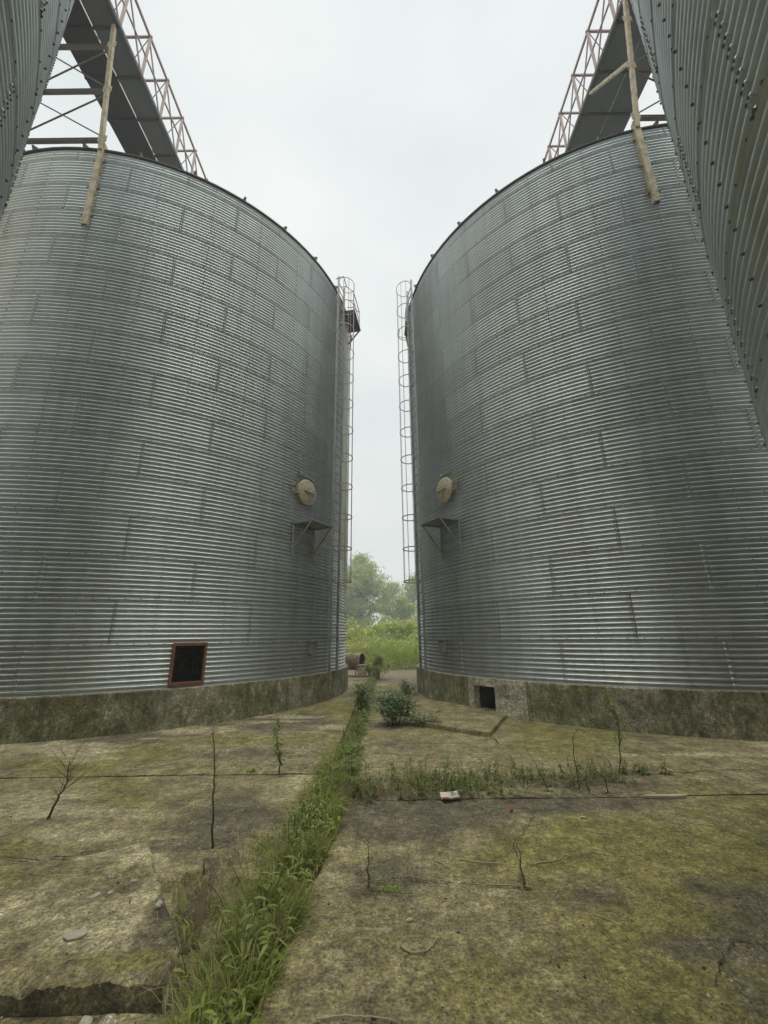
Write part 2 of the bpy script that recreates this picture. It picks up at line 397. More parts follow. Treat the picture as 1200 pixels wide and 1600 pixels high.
slab(-.5, 9, 3.195, 4.83, .022, hf=lambda X, Y: .002+0*X, xl=lambda y: chan_r(y), seed=2, yl=lambda X: J1(X)+.005, yu=lambda X: J2(X)-.003)
slab(-.4, 9, 4.86, 7.02, .03, hf=lambda X, Y: .010+.004*np.sin(X*2), xl=lambda y: chan_r(y), seed=3, yl=lambda X: J2(X)+.003)
slab(-.4, 9, 7.04, 15.5, .05, hf=flat, xl=lambda y: chan_r(y), seed=4)
slab(-10, -.8, -7, 2.41, .04, hf=lambda X, Y: -.005+0*X, xr=lambda y: chan_l(y), seed=5)
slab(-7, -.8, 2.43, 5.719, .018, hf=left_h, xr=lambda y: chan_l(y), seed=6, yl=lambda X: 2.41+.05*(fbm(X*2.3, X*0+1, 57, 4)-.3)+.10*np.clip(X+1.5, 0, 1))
slab(-9, -.8, 5.7215, 9.6, .03, hf=lambda X, Y: .012+0*X, xr=lambda y: chan_l(y), seed=7)
slab(-9, -.8, 9.62, 16.5, .05, hf=lambda X, Y: .01+0*X, xr=lambda y: chan_l(y), seed=8)
# low raised pad in front of the right silo's opening
pad = MB()
pp = [(.50, 8.62), (.66, 8.38), (1.1, 7.93), (1.63, 7.50), (1.70, 7.52), (1.95, 8.06), (2.18, 8.62), (2.6, 9.4), (1.2, 11), (.7, 10.9), (.45, 9.7)]
pv = [(x, y, .075) for x, y in pp]+[(x+.0, y, -.05) for x, y in pp]; k = len(pp)
pad.add(pv, [tuple(range(k))]+[(i, i+k, (i+1) % k+k, (i+1) % k) for i in range(k)])
pd = pad.build('concrete_pad', M['slab']); pd['kind'] = 'structure'
bv = pd.modifiers.new('b', 'BEVEL'); bv.width = .012; bv.segments = 2
# soil under everything, out to the horizon
def soil_mat():
    t = NT('ground_soil_and_grass'); p = t.pos()
    c = t.mix(t.noise(p, 1.7, 6, .7), (.17, .135, .09), (.30, .25, .175))
    yy = t.n('SeparateXYZ'); t.l(t.n('NewGeometry').outputs['Position'], yy.inputs[0])
    g = t.math('MULTIPLY', t.ramp(t.noise(p, .35, 5, .65), (.36, 0), (.52, 1)), t.ramp(t.math('DIVIDE', yy.outputs[1], 40.), (.5, .15), (.6, 1)))
    c = t.mix(g, c, t.mix(t.noise(p, 9, 5, .7), (.06, .085, .02), (.14, .16, .05)))
    t.col(c); return t.set(Roughness=.95, Normal=t.bump(t.noise(p, 20, 6, .7), .6, .03))
gs = np.concatenate([np.linspace(-500, -40, 12), np.linspace(-36, 36, 40), np.linspace(40, 500, 12)])
GX, GY = np.meshgrid(gs, gs+10); GZ = -.055+.05*(fbm(GX*.3, GY*.3, 3, 3)-.5)*(np.hypot(GX, GY-8) > 17)
idx = np.arange(GX.size).reshape(GX.shape)
gq = np.stack([idx[:-1, :-1], idx[:-1, 1:], idx[1:, 1:], idx[1:, :-1]], -1).reshape(-1, 4)
gr = np_obj('ground', np.stack([GX, GY, GZ], -1).reshape(-1, 3), gq, soil_mat(), smooth=True); gr['kind'] = 'structure'

# ------------------------------------------------------------------ grain silos
RW, PH, HE, RP = 6.48, .70, 13.32, 6.58     # wall radius, plinth height, eave height, plinth radius
RING, PITCH = .82, .82/9
Z0 = .674
def cylp(r, th, z):
    """th in radians, measured counter-clockwise from -Y"""
    return np.stack([r*np.sin(th), -r*np.cos(th), z+0*th], -1)
def P(r, thd, z):
    a = math.radians(thd); return Vector((r*math.sin(a), -r*math.cos(a), z))
def axes(thd):
    a = math.radians(thd); n = Vector((math.sin(a), -math.cos(a), 0)); t = Vector((math.cos(a), math.sin(a), 0)); return t, n, Vector((0, 0, 1))
AMP = .0195
def prof(z, fr):
    return AMP*np.cos((z-Z0)/PITCH*2*PI) + .003*(1-fr)

def make_wall(name, parent, rot, door=None, seed=1):
    nT = 320
    th = np.linspace(0, 2*PI, nT, endpoint=False)
    if door:
        d = [math.radians(a-rot) % (2*PI) for a in door[:2]]
        for a in d: th[np.argmin(np.abs(th-a))] = a
    nring = 15; zs, rs, ring = [], [], []
    for k in range(nring+1):
        top = min(Z0+RING*(k+1), HE)
        n = max(2, int(round((top-(Z0+RING*k))/PITCH*8)))
        z = np.linspace(Z0+RING*k, top, n+1); fr = (z-z[0])/RING
        zs.append(z); rs.append(RW+prof(z, fr)); ring.append(np.full(n+1, k))
    if door:
        for k in range(len(zs)):
            for zz in door[2:]:
                i = np.argmin(np.abs(zs[k]-zz))
                if abs(zs[k][i]-zz) < PITCH/12: zs[k][i] = zz
    Zr, Rr, Kr = map(np.concatenate, (zs, rs, ring))
    nz_ = len(Zr)
    dent = .010*(fbm(np.cos(th)*3+5, np.sin(th)*3+5, seed, 3)-.5)
    TT, ZZ = np.meshgrid(th, Zr); RR_ = Rr[:, None]+dent[None, :] + .006*(fbm(TT*6, ZZ*.9, seed+3, 2)-.5)
    V = np.stack([RR_*np.sin(TT), -RR_*np.cos(TT), ZZ], -1).reshape(-1, 3)
    idx = np.arange(nz_*nT).reshape(nz_, nT); nx_ = np.roll(idx, -1, 1)
    q = np.stack([idx[:-1], nx_[:-1], nx_[1:], idx[1:]], -1)
    SH = math.radians(22.5)
    kf = np.minimum(Kr[:-1], Kr[1:])[:, None]+0*th[None, :]
    tf = th[None, :]+PI/nT
    sh = np.floor((tf-(kf % 2)*SH/2)/SH) % 16
    tone = _hash(sh+100*seed, kf, 5)
    keep = np.ones((nz_-1, nT), bool)
    if door:
        zc = (Zr[:-1]+Zr[1:])/2
        t0, t1 = d
        keep &= ~(((tf > t0) & (tf < t1)) & ((zc > door[2]) & (zc < door[3]))[:, None])
    q = q[keep]; tone = tone[keep]
    qs, vs_, mi, tn, sm = [q], [V], [np.zeros(len(q), int)], [tone], [np.ones(len(q), bool)]
    off = len(V)
    # lapped vertical edges, one per sheet and ring
    for k in range(nring+1):
        z, r = zs[k], rs[k]
        for s_ in range(16):
            a = (s_+(k % 2)*.5)*SH
            if door and d[0]-.02 < a < d[1]+.02 and k == 0: continue
            hw = .030/RW
            A = np.array([a-hw*1.1, a-hw, a+hw, a+hw*1.1]); O = np.array([.0, .0045, .0045, 0])
            dn = np.interp(A, th, dent) if True else 0
            rr = r[:, None]+O[None, :]+dn[None, :]+.001
            v = np.stack([rr*np.sin(A), -rr*np.cos(A), z[:, None]+0*A], -1).reshape(-1, 3)
            n = len(z); ii = np.arange(n*4).reshape(n, 4)
            qq = np.stack([ii[:-1, :-1], ii[:-1, 1:], ii[1:, 1:], ii[1:, :-1]], -1).reshape(-1, 4)+off
            qs.append(qq); vs_.append(v); off += len(v); mi.append(np.ones(len(qq), int)); tn.append(np.full(len(qq), .5)); sm.append(np.ones(len(qq), bool))
    # bolt heads: two rows on every lap, one row on every stiffener, one along every ring joint
    bt, bz = [], []
    for k in range(nring+1):
        ztop = zs[k][-1]
        for s_ in range(16):
            a = (s_+(k % 2)*.5)*SH
            for j in range(9):
                zz = Z0+RING*k+(j+.0)*PITCH
                if zz < ztop-.02:
                    bt += [a-.015/RW*1.2, a+.015/RW*1.2]; bz += [zz+.003, zz+.003]
    for s_ in range(32):
        a = math.radians(6.0)+s_*SH/2
        for j in range(1, 138, 2): bt.append(a); bz.append(Z0+j*PITCH)
    for k in range(1, nring+1):
        for j in range(160): bt.append((j+.5)*2*PI/160); bz.append(Z0+RING*k+.012)
    bt, bz = np.array(bt), np.array(bz)
    ok = bz < HE-.03
    if door: ok &= ~((bt > d[0]-.012) & (bt < d[1]+.012) & (bz < door[3]+.1))
    bt, bz = bt[ok], bz[ok]
    br = RW+prof(bz, ((bz-Z0) % RING)/RING)+np.interp(bt, th, dent)
    N_ = np.stack([np.sin(bt), -np.cos(bt), 0*bt], -1); T_ = np.stack([np.cos(bt), np.sin(bt), 0*bt], -1); Zu = np.array([0, 0, 1.])
    c0 = N_*br[:, None]+Zu*bz[:, None]
    ang = np.arange(6)*PI/3
    rad = .0125
    ringv = T_[:, None, :]*np.cos(ang)[None, :, None]+Zu*np.sin(ang)[None, :, None]
    lo = c0[:, None, :]+ringv*rad-N_[:, None, :]*.004; hi = c0[:, None, :]+ringv*rad*.72+N_[:, None, :]*.012
    bv_ = np.concatenate([lo, hi], 1).reshape(-1, 3); nb = len(bt)
    base = np.arange(nb)[:, None, None]*12+off
    f = [[j, (j+1) % 6, 6+(j+1) % 6, 6+j] for j in range(6)]+[[6, 7, 8, 9], [6, 9, 10, 11]]
    bq = (base+np.array(f)[None]).reshape(-1, 4)
    qs.append(bq); vs_.append(bv_); mi.append(np.full(len(bq), 2)); tn.append(np.full(len(bq), .5)); sm.append(np.zeros(len(bq), bool))
    o = np_obj(name, np.concatenate(vs_), np.concatenate(qs), [M['galv'], M['seam'], M['bolt']], parent, np.concatenate(sm), np.concatenate(mi), fattrs={'tone': np.concatenate(tn)})
    o.rotation_euler.z = math.radians(rot)
    return o

def make_plinth(parent, hole=None, block=None):
    n = 240; ths = list(np.linspace(-180, 180, n, endpoint=False))
    if hole:
        for a in (hole[0], hole[1]):
            i = min(range(n), key=lambda j: abs(ths[j]-a)); ths[i] = a
    zz = [-.08, .04, .2, .38, .55, PH-.02, PH]
    mb = MB(); N = len(zz)
    rw = random.Random(3)
    for a in ths:
        j = .012*(fbm(np.array([a*.2]), np.array([1.]), 9)[0]-.5)
        for i, z in enumerate(zz):
            r = RP+j-(.015 if i == N-1 else 0)
            mb.v.append(tuple(P(r, a, z+(j*.8 if i >= N-2 else 0))))
    for t in range(n):
        a = ths[t]; t2 = (t+1) % n
        for i in range(N-1):
            if hole and hole[0]-.01 <= a < hole[1]-.01 and 1 <= i < 4: continue
            mb.f.append((t*N+i, t2*N+i, t2*N+i+1, t*N+i+1)); mb.m.append(0)
    o0 = len(mb.v)
    for a in ths: mb.v.append(tuple(P(RW-.06, a, PH)))
    for t in range(n):
        t2 = (t+1) % n; mb.f.append((t*N+N-1, t2*N+N-1, o0+t2, o0+t)); mb.m.append(2)
        mb.m[-1] = 2  # ledge top in paler concrete: sky light painted into its colour
    if hole:
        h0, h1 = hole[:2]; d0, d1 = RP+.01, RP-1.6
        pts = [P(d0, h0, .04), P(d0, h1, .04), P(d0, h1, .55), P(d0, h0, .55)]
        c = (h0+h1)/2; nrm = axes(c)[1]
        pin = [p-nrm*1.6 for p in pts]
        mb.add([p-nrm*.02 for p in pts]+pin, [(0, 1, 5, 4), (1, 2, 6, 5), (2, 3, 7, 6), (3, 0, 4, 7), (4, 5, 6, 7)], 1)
    return mb.build('plinth', [M['plinth'], M['tunnel'], M['surround']], parent, False)

def make_roof(parent):
    mb = MB(); n = 128; ro, rt = RW+.07, .45; zt = HE+3.55
    rings = [(RW-.02, HE-.02), (ro, HE-.04), (ro+.006, HE-.015), (RW*.66, HE+.9+.3), (rt, zt), (rt, zt+.25), (.0001, zt+.3)]
    for r, z in rings:
        for j in range(n): mb.v.append(tuple(P(r, 360*j/n, z)))
    for i in range(len(rings)-1):
        for j in range(n):
            mb.f.append((i*n+j, i*n+(j+1) % n, (i+1)*n+(j+1) % n, (i+1)*n+j)); mb.m.append(1 if i < 2 else 0)
    for j in range(32):
        a = 360*j/32+4
        p0, p1 = P(ro+.03, a, HE+.03), P(rt, a, zt+.03)
        mb.bar(p0, p1, .05, .09, mi=1)
        mb.bar(P(ro, a, HE-.06), P(ro, a, HE+.10), .03, .03, mi=1)
    o = mb.build('roof', [M['galv'], M['eave']], parent)
    at = o.data.attributes.new('tone', 'FLOAT', 'FACE'); at.data.foreach_set('value', np.full(len(o.data.polygons), .4, np.float32))
    return o

def make_ladder(parent, thc):
    t, nn, up = axes(thc); wd, so = .52, .14
    mb = MB()
    def q(s, d, z): return nn*(RW+d)+t*s+up*z
    for s in (-1, 1): mb.bar(q(s*wd/2, so, PH+.0), q(s*wd/2, so, 13.85), .03, .07, nn)
    z = PH+.3
    while z < 13.9: mb.tube([q(-wd/2, so, z), q(wd/2, so, z)], .016, 6); z += .3
    z = 1.6
    while z < 13.2:
        for s in (-1, 1): mb.bar(q(s*wd/2, so, z), q(s*wd/2, .0, z), .035, .012)
        z += 1.64
    lad = mb.build('ladder', M['grey_steel'], parent)
    cg = MB(); R_ = .36; z = 3.1
    arc = [(-wd/2, so)]+[(R_*math.sin(a), so+.16+R_*math.cos(a)*.9) for a in np.linspace(-PI*.52, PI*.52, 13)]+[(wd/2, so)]
    arc = [(x, min(y, .61)) for x, y in arc]
    while z < 14.1:
        pts = [q(x, d, z) for x, d in arc]
        for a_, b_ in zip(pts[:-1], pts[1:]): cg.bar(a_, b_, .03, .008, nn)
        z += .96
    for i in (2, 4, 7, 10, 12):
        x, d = arc[i]; cg.bar(q(x, d+.004, 3.08), q(x, d+.004, 13.7), .028, .008, nn)
    cg.build('cage', M['pink_steel'], lad)
    return lad

def make_hatch(parent, thc, side):
    t, nn, up = axes(thc); c = nn*(RW+.0)+up*5.30
    mb = MB(); n = 32
    def ring(r, d): return [c+nn*d+(t*math.cos(2*PI*j/n)+up*math.sin(2*PI*j/n))*r for j in range(n)]
    prof_ = [(.335, -.05), (.335, .10), (.365, .10), (.365, .125), (.33, .135), (.24, .165), (.12, .185), (.0005, .19)]
    o = 0
    for r, d in prof_: mb.v += [tuple(p) for p in ring(r, d)]
    for i in range(len(prof_)-1):
        for j in range(n): mb.f.append((i*n+j, i*n+(j+1) % n, (i+1)*n+(j+1) % n, (i+1)*n+j)); mb.m.append(0)
    h = mb.build('access_hatch', M['hatch'], parent, True)
    hb = MB(); hb.bar(c+nn*.215-t*.20, c+nn*.215+t*.20, .035, .02); hb.bar(c+nn*.205-up*.02, c+nn*.205-up*.22, .03, .015); hb.bar(c+nn*.205+t*.09-up*.02, c+nn*.205+t*.09-up*.2, .022, .012)
    for s in (-.18, .18): hb.bar(c+nn*.12+t*s, c+nn*.215+t*s, .03)
    hb.build('handle', M['hatch'], h)
    hg = MB()
    for s in (-.08, .08):
        hg.bar(c+t*side*.33+up*s+nn*.11, c+t*side*.52+up*s+nn*.07, .035, .03)
    hg.bar(c+t*side*.47-up*.15+nn*.06, c+t*side*.47+up*.15+nn*.06, .045, .05)
    hg.build('hinge', M['rust'], h)
    hk = MB(); hk.bar(c+up*.47-t*.28+nn*.05, c+up*.47+t*.25+nn*.05, .045, .04); hk.bar(c+up*.47-t*.2+nn*.05, c+up*.58-t*.2+nn*.04, .04, .04); hk.bar(c+up*.47-t*.28, c+up*.47-t*.28+nn*.06, .04)
    hk.build('latch_rail', M['grey_steel'], h)
    return h

def make_platform(parent, thc, flip):
    t, nn, up = axes(thc); z = 4.42
    q = lambda s, d, zz: nn*(RW+d)+t*s+up*zz
    mb = MB(); wd, dp = .82, .62
    mb.box(q(0, dp/2+.02, z), (wd, dp, .012), (t, nn, up))
    for s in (-wd/2, wd/2): mb.bar(q(s, .02, z-.03), q(s, dp+.03, z-.03), .045, .05)
    mb.bar(q(-wd/2, dp+.02, z-.03), q(wd/2, dp+.02, z-.03), .045, .05); mb.bar(q(-wd/2, .03, z-.03), q(wd/2, .03, z-.03), .045, .05)
    pf = mb.build('hatch_platform', M['grey_steel'], parent)
    for s in (-wd/2, wd/2):
        br = MB(); br.bar(q(s, .03, z-.06), q(s, .03, z-.86), .045, .03); br.bar(q(s, dp-.02, z-.05), q(s, .03, z-.74), .04, .03)
        br.build('bracket', M['tan_steel'] if s*flip < 0 else M['grey_steel'], pf)
    return pf

def make_roof_platform(parent, th0, th1, z=12.15, D=.74):
    thc = (th0+th1)/2; t, nn, up = axes(thc); q = lambda s, d, zz: nn*(RW+d)+t*s+up*zz
    wd = math.radians(abs(th1-th0))*RW
    mb = MB(); mb.box(q(0, D/2+.03, z), (wd, D, .02), (t, nn, up))
    for s in (-wd/2, wd/2): mb.bar(q(s, 0, z-.04), q(s, D+.03, z-.04), .05, .06); mb.bar(q(s, D, z-.06), q(s, .02, z-.62), .04, .04)
    mb.bar(q(-wd/2, D+.03, z-.04), q(wd/2, D+.03, z-.04), .05, .08)
    pf = mb.build('roof_platform', M['dark_plate'], parent)
    g = MB()
    for s in (-wd/2, wd/2):
        g.tube([q(s, D, z), q(s, D, z+.8), q(s, D*.4, z+1.1), q(s, -.05, z+1.12)], .018, 6)
        g.tube([q(s, D, z+.4), q(s, .02, z+.55)], .015, 6)
    g.tube([q(-wd/2, D, z+.8), q(wd/2, D, z+.8)], .018, 6); g.tube([q(-wd/2, D, z+.4), q(wd/2, D, z+.4)], .015, 6)
    g.build('guardrail', M['grey_steel'], pf)
    hk = MB(); hk.tube([q(-wd/2-.9, .02, z+.55), q(-wd/2-.9, .3, z+.62), q(-wd/2-.45, .3, z+.6)], .016, 6); hk.build('grab_rail', M['grey_steel'], pf)
    return pf

def make_vent(parent, thc):
    t, nn, up = axes(thc); c = nn*(RW+.05)+up*1.33
    mb = MB(); mb.box(c, (.22, .11, .30), (t, nn, up)); mb.box(c+up*.155+nn*.02, (.27, .16, .02), (t, nn, up)); mb.box(c+nn*.06-up*.02, (.15, .015, .2), (t, nn, up))
    return mb.build('vent_box', M['grey_steel'], parent)

def silo(label, cx, cy, rot, wall_src=None, door=None, hole=None, block=None, lad=None, hatch=None, rp=None, vent=None, plinth_src=None, roof_src=None):
    root = thing('grain_silo', label, 'grain silo', (cx, cy, 0), 'corrugated grain silos')
    def cpy(src, rz=0):
        c = src.copy(); C.objects.link(c); c.parent = root; c.rotation_euler.z = rz; return c
    wl = make_wall('wall', root, rot, door) if wall_src is None else cpy(wall_src, math.radians(rot))
    pl = make_plinth(root, hole, block) if plinth_src is None else cpy(plinth_src)
    rf = make_roof(root) if roof_src is None else cpy(roof_src)
    if door:
        t, nn, up = axes((door[0]+door[1])/2); wd = 2*RW*math.sin(math.radians(door[1]-door[0])/2); hz = door[3]-door[2]
        q = lambda s, d, z: nn*(RW+d)+t*s+up*z
        f = MB(); fw = .05
        f.bar(q(-wd/2, .02, door[2]-.03), q(-wd/2, .02, door[3]+.03), fw, .07, nn); f.bar(q(wd/2, .02, door[2]-.03), q(wd/2, .02, door[3]+.03), fw, .07, nn)
        f.bar(q(-wd/2+fw/2, .02, door[3]), q(wd/2-fw/2, .02, door[3]), .066, .06, up); f.bar(q(-wd/2+fw/2, .02, door[2]), q(wd/2-fw/2, .02, door[2]), .066, .06, up)
        fr = f.build('doorway_frame', M['frame_red'], root)
        b_ = fr.modifiers.new('b', 'BEVEL'); b_.width = .006
    if block:
        b0, b1 = block; h0, h1 = hole[:2]; s = MB()
        as_ = [b0, b0+.5, (b0+h0)/2, h0, (h0+h1)/2, h1, h1+1.15, h1+1.25, (h1+b1)/2, b1-.4, b1]; zs_ = [-.03, .04, .14, .25, .35, .45, .55, .62, .70]
        r_ = random.Random(5); N = len(zs_)
        for i, a in enumerate(as_):
            for j, z in enumerate(zs_):
                ed = .0 if 0 < i < len(as_)-1 else -.015
                off = .10+ed+r_.uniform(-.009, .009)+(.0 if a <= h1+1.2 else .02)
                s.v.append(tuple(P(RP+off, a, z+(r_.uniform(-.008, .008) if j == N-1 else 0))))
        for i in range(len(as_)-1):
            for j in range(N-1):
                if as_[i] >= h0-.01 and as_[i+1] <= h1+.01 and 1 <= j < 6: continue
                s.f.append((i*N+j, (i+1)*N+j, (i+1)*N+j+1, i*N+j+1)); s.m.append(0)
        def wallq(a, z0, z1, flip):
            v = [P(RP+.09, a, z0), P(RP-.06, a, z0), P(RP-.06, a, z1), P(RP+.09, a, z1)]
            s.add(v, [(0, 1, 2, 3)])
        wallq(b0, -.03, .70, 0); wallq(b1, -.03, .70, 0); wallq(h0, .04, .55, 0); wallq(h1, .04, .55, 0)
        for z, a0, a1 in ((.70, b0, b1), (.04, h0, h1), (.55, h0, h1)):
            s.add([P(RP+.10, a0, z), P(RP+.10, a1, z), P(RP-.05, a1, z), P(RP-.05, a0, z)], [(0, 1, 2, 3)])
        so = s.build('opening_surround', M['surround'], root)
        lg = MB(); t, nn, up = axes(h1+2.6); lg.box(nn*(RP+.13)+up*.43, (.16, .03, .02), (t, nn, up)); lg.build('iron_lug', M['rust'], so)
    if lad is not None: make_ladder(root, lad)
    if hatch: make_hatch(root, hatch[0], hatch[1]); make_platform(root, hatch[0]+.3, hatch[1])
    if rp: make_roof_platform(root, *rp)
    if vent: make_vent(root, vent)
    return root, wl, pl, rf

LX, LY, RX, RY = -7.793, 13.715, 7.520, 13.347
sl, wL, pL, rL = silo('far corrugated steel silo on the left with a red framed square doorway at its foot', LX, LY, 14.1,
    door=(34.7, 39.9, .77, 1.485), lad=74.0, hatch=(60.5, -1), rp=(77, 86, 12.9, .45), vent=65.5)
sr_, wR, pR, rR = silo('far corrugated steel silo on the right with a square hole through its concrete base', RX, RY, 5.3,
    hole=(-57.1, -52.2, .04, .55), block=(-58.6, -45.9), lad=-78.9, hatch=(-63.6, 1), rp=(-91, -85, 12.9, .10), vent=-68.6, roof_src=rL)
sn, *_ = silo('near corrugated silo cut by the top left corner of the photo beside the conveyor', LX, -2.03, 4.7, wall_src=wR, plinth_src=pL, roof_src=rL)
sm_, *_ = silo('near corrugated silo with large bolt heads filling the top right corner', RX, -1.71, 17.0, wall_src=wR, plinth_src=pL, roof_src=rL)

# ------------------------------------------------------------------ overhead conveyor galleries and their trestles
def gallery(label, xi, xo, xs, y0, y1, zf=17.2, zt=19.0, phase=7.8):
    """xi inner edge (towards the gap), xo outer edge, xs plate seam"""
    root = thing('conveyor_gallery', label, 'conveyor', (0, 0, 0), 'conveyor galleries over the silos')
    sg = 1 if xo > xi else -1
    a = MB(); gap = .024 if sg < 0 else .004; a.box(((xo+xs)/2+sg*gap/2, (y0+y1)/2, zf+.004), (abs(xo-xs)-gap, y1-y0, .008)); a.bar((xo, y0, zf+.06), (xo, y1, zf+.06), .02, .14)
    a.build('conveyor_floor', M['dark_plate'] if sg < 0 else M['mid_plate'], root)  # right floor's lighter plate has the haze painted into its colour
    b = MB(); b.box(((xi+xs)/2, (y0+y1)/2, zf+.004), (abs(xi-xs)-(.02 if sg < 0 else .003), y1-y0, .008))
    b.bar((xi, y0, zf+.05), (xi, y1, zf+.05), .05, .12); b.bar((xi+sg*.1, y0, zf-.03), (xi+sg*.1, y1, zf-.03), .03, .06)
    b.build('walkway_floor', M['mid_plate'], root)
    ny = int((y1-phase)/1.02); ys = [phase+1.02*k for k in range(-int((phase-y0)/1.02), ny+1)]
    for y in ys:
        j = MB(); j.bar((xi, y, zf-.035), (xo, y, zf-.035), .05, .06); j.build('floor_joist', M['dark_plate'], root)
    for x, nm in ((xi, 0), (xo-sg*.0, 1)):
        tr = MB()
        tr.bar((x, y0, zt), (x, y1, zt), .06, .06); tr.bar((x, y0, (zf+zt)/2), (x, y1, (zf+zt)/2), .04, .04)
        for i, y in enumerate(ys):
            tr.bar((x, y, zf+.1), (x, y, zt-.03), .07, .05, (1, 0, 0))
            if i+1 < len(ys): tr.bar((x+sg*.03, y, zt-.03), (x+sg*.03, ys[i+1], zf+.1), .035, .035)
        tr.build('side_truss', M['pink_steel'], root)
    cs = MB()
    for i, y in enumerate(ys):
        cs.bar((xi-sg*.05, y, zt+.045), (xo, y, zt+.045), .06, .05)
        if i+1 < len(ys): cs.bar((xi, y, zt+.09), (xo, ys[i+1], zt+.09), .022, .022)
    cs.build('top_bracing', M['pink_steel'], root)
    return root
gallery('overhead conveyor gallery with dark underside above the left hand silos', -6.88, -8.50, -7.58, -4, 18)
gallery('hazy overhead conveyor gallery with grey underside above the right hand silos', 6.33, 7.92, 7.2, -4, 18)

def trestle(label, p0, p1, p2, ox, cx, cy, brace=None):
    """p0 foot on the silo wall, p1 where the leg leaves the eave, p2 head under the gallery; ox the x shift of the far leg"""
    root = thing('conveyor_trestle', label, 'trestle', (0, 0, 0), 'trestles carrying the conveyors')
    p0, p1, p2 = map(Vector, (p0, p1, p2))
    def at(z): f = (z-p1.z)/(p2.z-p1.z); return p1.lerp(p2, f)
    q1, q2 = p1+Vector((ox, 0, 0)), p2+Vector((ox*.72, 0, 0))
    def at2(z): f = (z-q1.z)/(q2.z-q1.z); return q1.lerp(q2, f)
    l1 = MB()
    n = (p0-Vector((cx, cy, p0.z))).normalized(); t = n.cross(Vector((0, 0, 1)))
    f0 = p0+n*.07; f1 = p1+n*.05
    l1.bar(f0, f1, .13, .02, n); l1.bar(f0-t*.06-n*.06, f1-t*.06-n*.06, .02, .12, n); l1.bar(f0+t*.06-n*.06, f1+t*.06-n*.06, .02, .12, n)
    d = (p2-p1).normalized()
    l1.bar(f1-Vector((0, 0, .25)), p2+n*.05, .09, .09, (0, 1, 0))
    l1.build('leg', M['tan_steel'], root)
    for f_ in (.12, .45, .78):
        c_ = f0.lerp(f1, f_); fp = MB(); fp.bar(c_-t*.14-n*.05, c_+t*.14-n*.05, .05, .012, n)
        for s_ in (-.11, .11): fp.tube([c_+t*s_-n*.05, c_+t*s_-n*.02], .016, 6)
        fp.build('bolted_clip', M['rusty_beam'], root)
    n2 = (Vector((q1.x, q1.y, 0))-Vector((cx, cy, 0))).normalized()
    wz = math.sqrt(max(0, RW*RW-(q1.x-cx)**2)); yw = cy-wz
    l2 = MB(); l2.bar((q1.x, yw-.05, p0.z), (q1.x, yw-.05, q1.z), .16, .12); l2.bar((q1.x, yw-.05, q1.z-.2), q2, .11, .10)
    l2.build('leg', M['tan_steel'], root)
    for z in (13.62, 15.12, 16.55):
        b = MB(); a_, b_ = at(z), at2(z)
        b.bar(a_, b_, .10, .012); b.bar(a_+Vector((0, 0, .055)), b_+Vector((0, 0, .055)), .012, .10, (0, 1, 0))
        b.build('crossbeam', M['rusty_beam'], root)
    for z0, z1 in ((13.75, 15.0), (15.25, 16.45)):
        for k in (0, 1):
            b = MB(); off = Vector((0, .03*(k*2-1), 0))
            b.bar((at(z0) if k else at2(z0))+off, (at2(z1) if k else at(z1))+off, .035, .012); b.build('brace', M['rusty_beam'], root)
    for z in (13.62, 15.12, 16.55):
        gp = MB(); gp.box(at(z)+Vector((0, -.058, 0)), (.22, .012, .2)); gp.build('gusset_plate', M['tan_steel'], root)
    if brace:
        b = MB(); b.bar(at(15.3), brace, .09, .07); b.build('knee_brace', M['tan_steel'], root)
    return root
trestle('rusty cross braced trestle bolted to the far left silo below the dark gallery', (-6.905, 7.30, 10.85), (-6.94, 7.26, 13.5), (-7.0, 6.79, 17.18), -2.25, LX, LY)
trestle('tan trestle with a slanting knee brace bolted to the far right silo', (6.25, 6.96, 10.9), (6.23, 6.93, 13.5), (6.36, 6.43, 17.18), 2.25, RX, RY, brace=(6.36, 8.27, 17.12))

# ------------------------------------------------------------------ vegetation
def up_rand(tilt):
    a = rnd.uniform(0, 2*PI); t = rnd.gauss(0, tilt); return Vector((math.sin(t)*math.cos(a), math.sin(t)*math.sin(a), math.cos(t)))
def blade(mb, base, L, wd, lean, az, mi=0, seg=4):
    d = Vector((math.cos(az), math.sin(az), 0)); side = Vector((-math.sin(az), math.cos(az), 0))
    pts = []; wds = []; p = Vector(base); ang = abs(rnd.gauss(0, .42)); step = L/seg
    for i in range(seg+1):
        pts.append(p.copy()); f = i/seg; wds.append(wd*(.55+.9*f if f < .4 else 1-(f-.4)/.6*.97))
        ang += lean/seg*(.5+f); p = p+(d*math.sin(ang)+Vector((0, 0, 1))*math.cos(ang))*step
    mb.strip(pts, wds, side, mi)
def leaf(mb, p, d, L, wd, mi=0, droop=.4):
    d = Vector(d).normalized(); side = d.cross(Vector((0, 0, 1)))
    if side.length < .1: side = Vector((1, 0, 0))
    side.normalize(); side = (side+Vector((0, 0, rnd.uniform(-.5, .5)))).normalized()
    p = Vector(p); pts = []
    for i in range(4):
        pts.append(p+d*L*i/3-Vector((0, 0, 1))*droop*L*(i/3)**2)
    mb.strip(pts, [wd*.25, wd, wd*.8, wd*.05], side, mi)

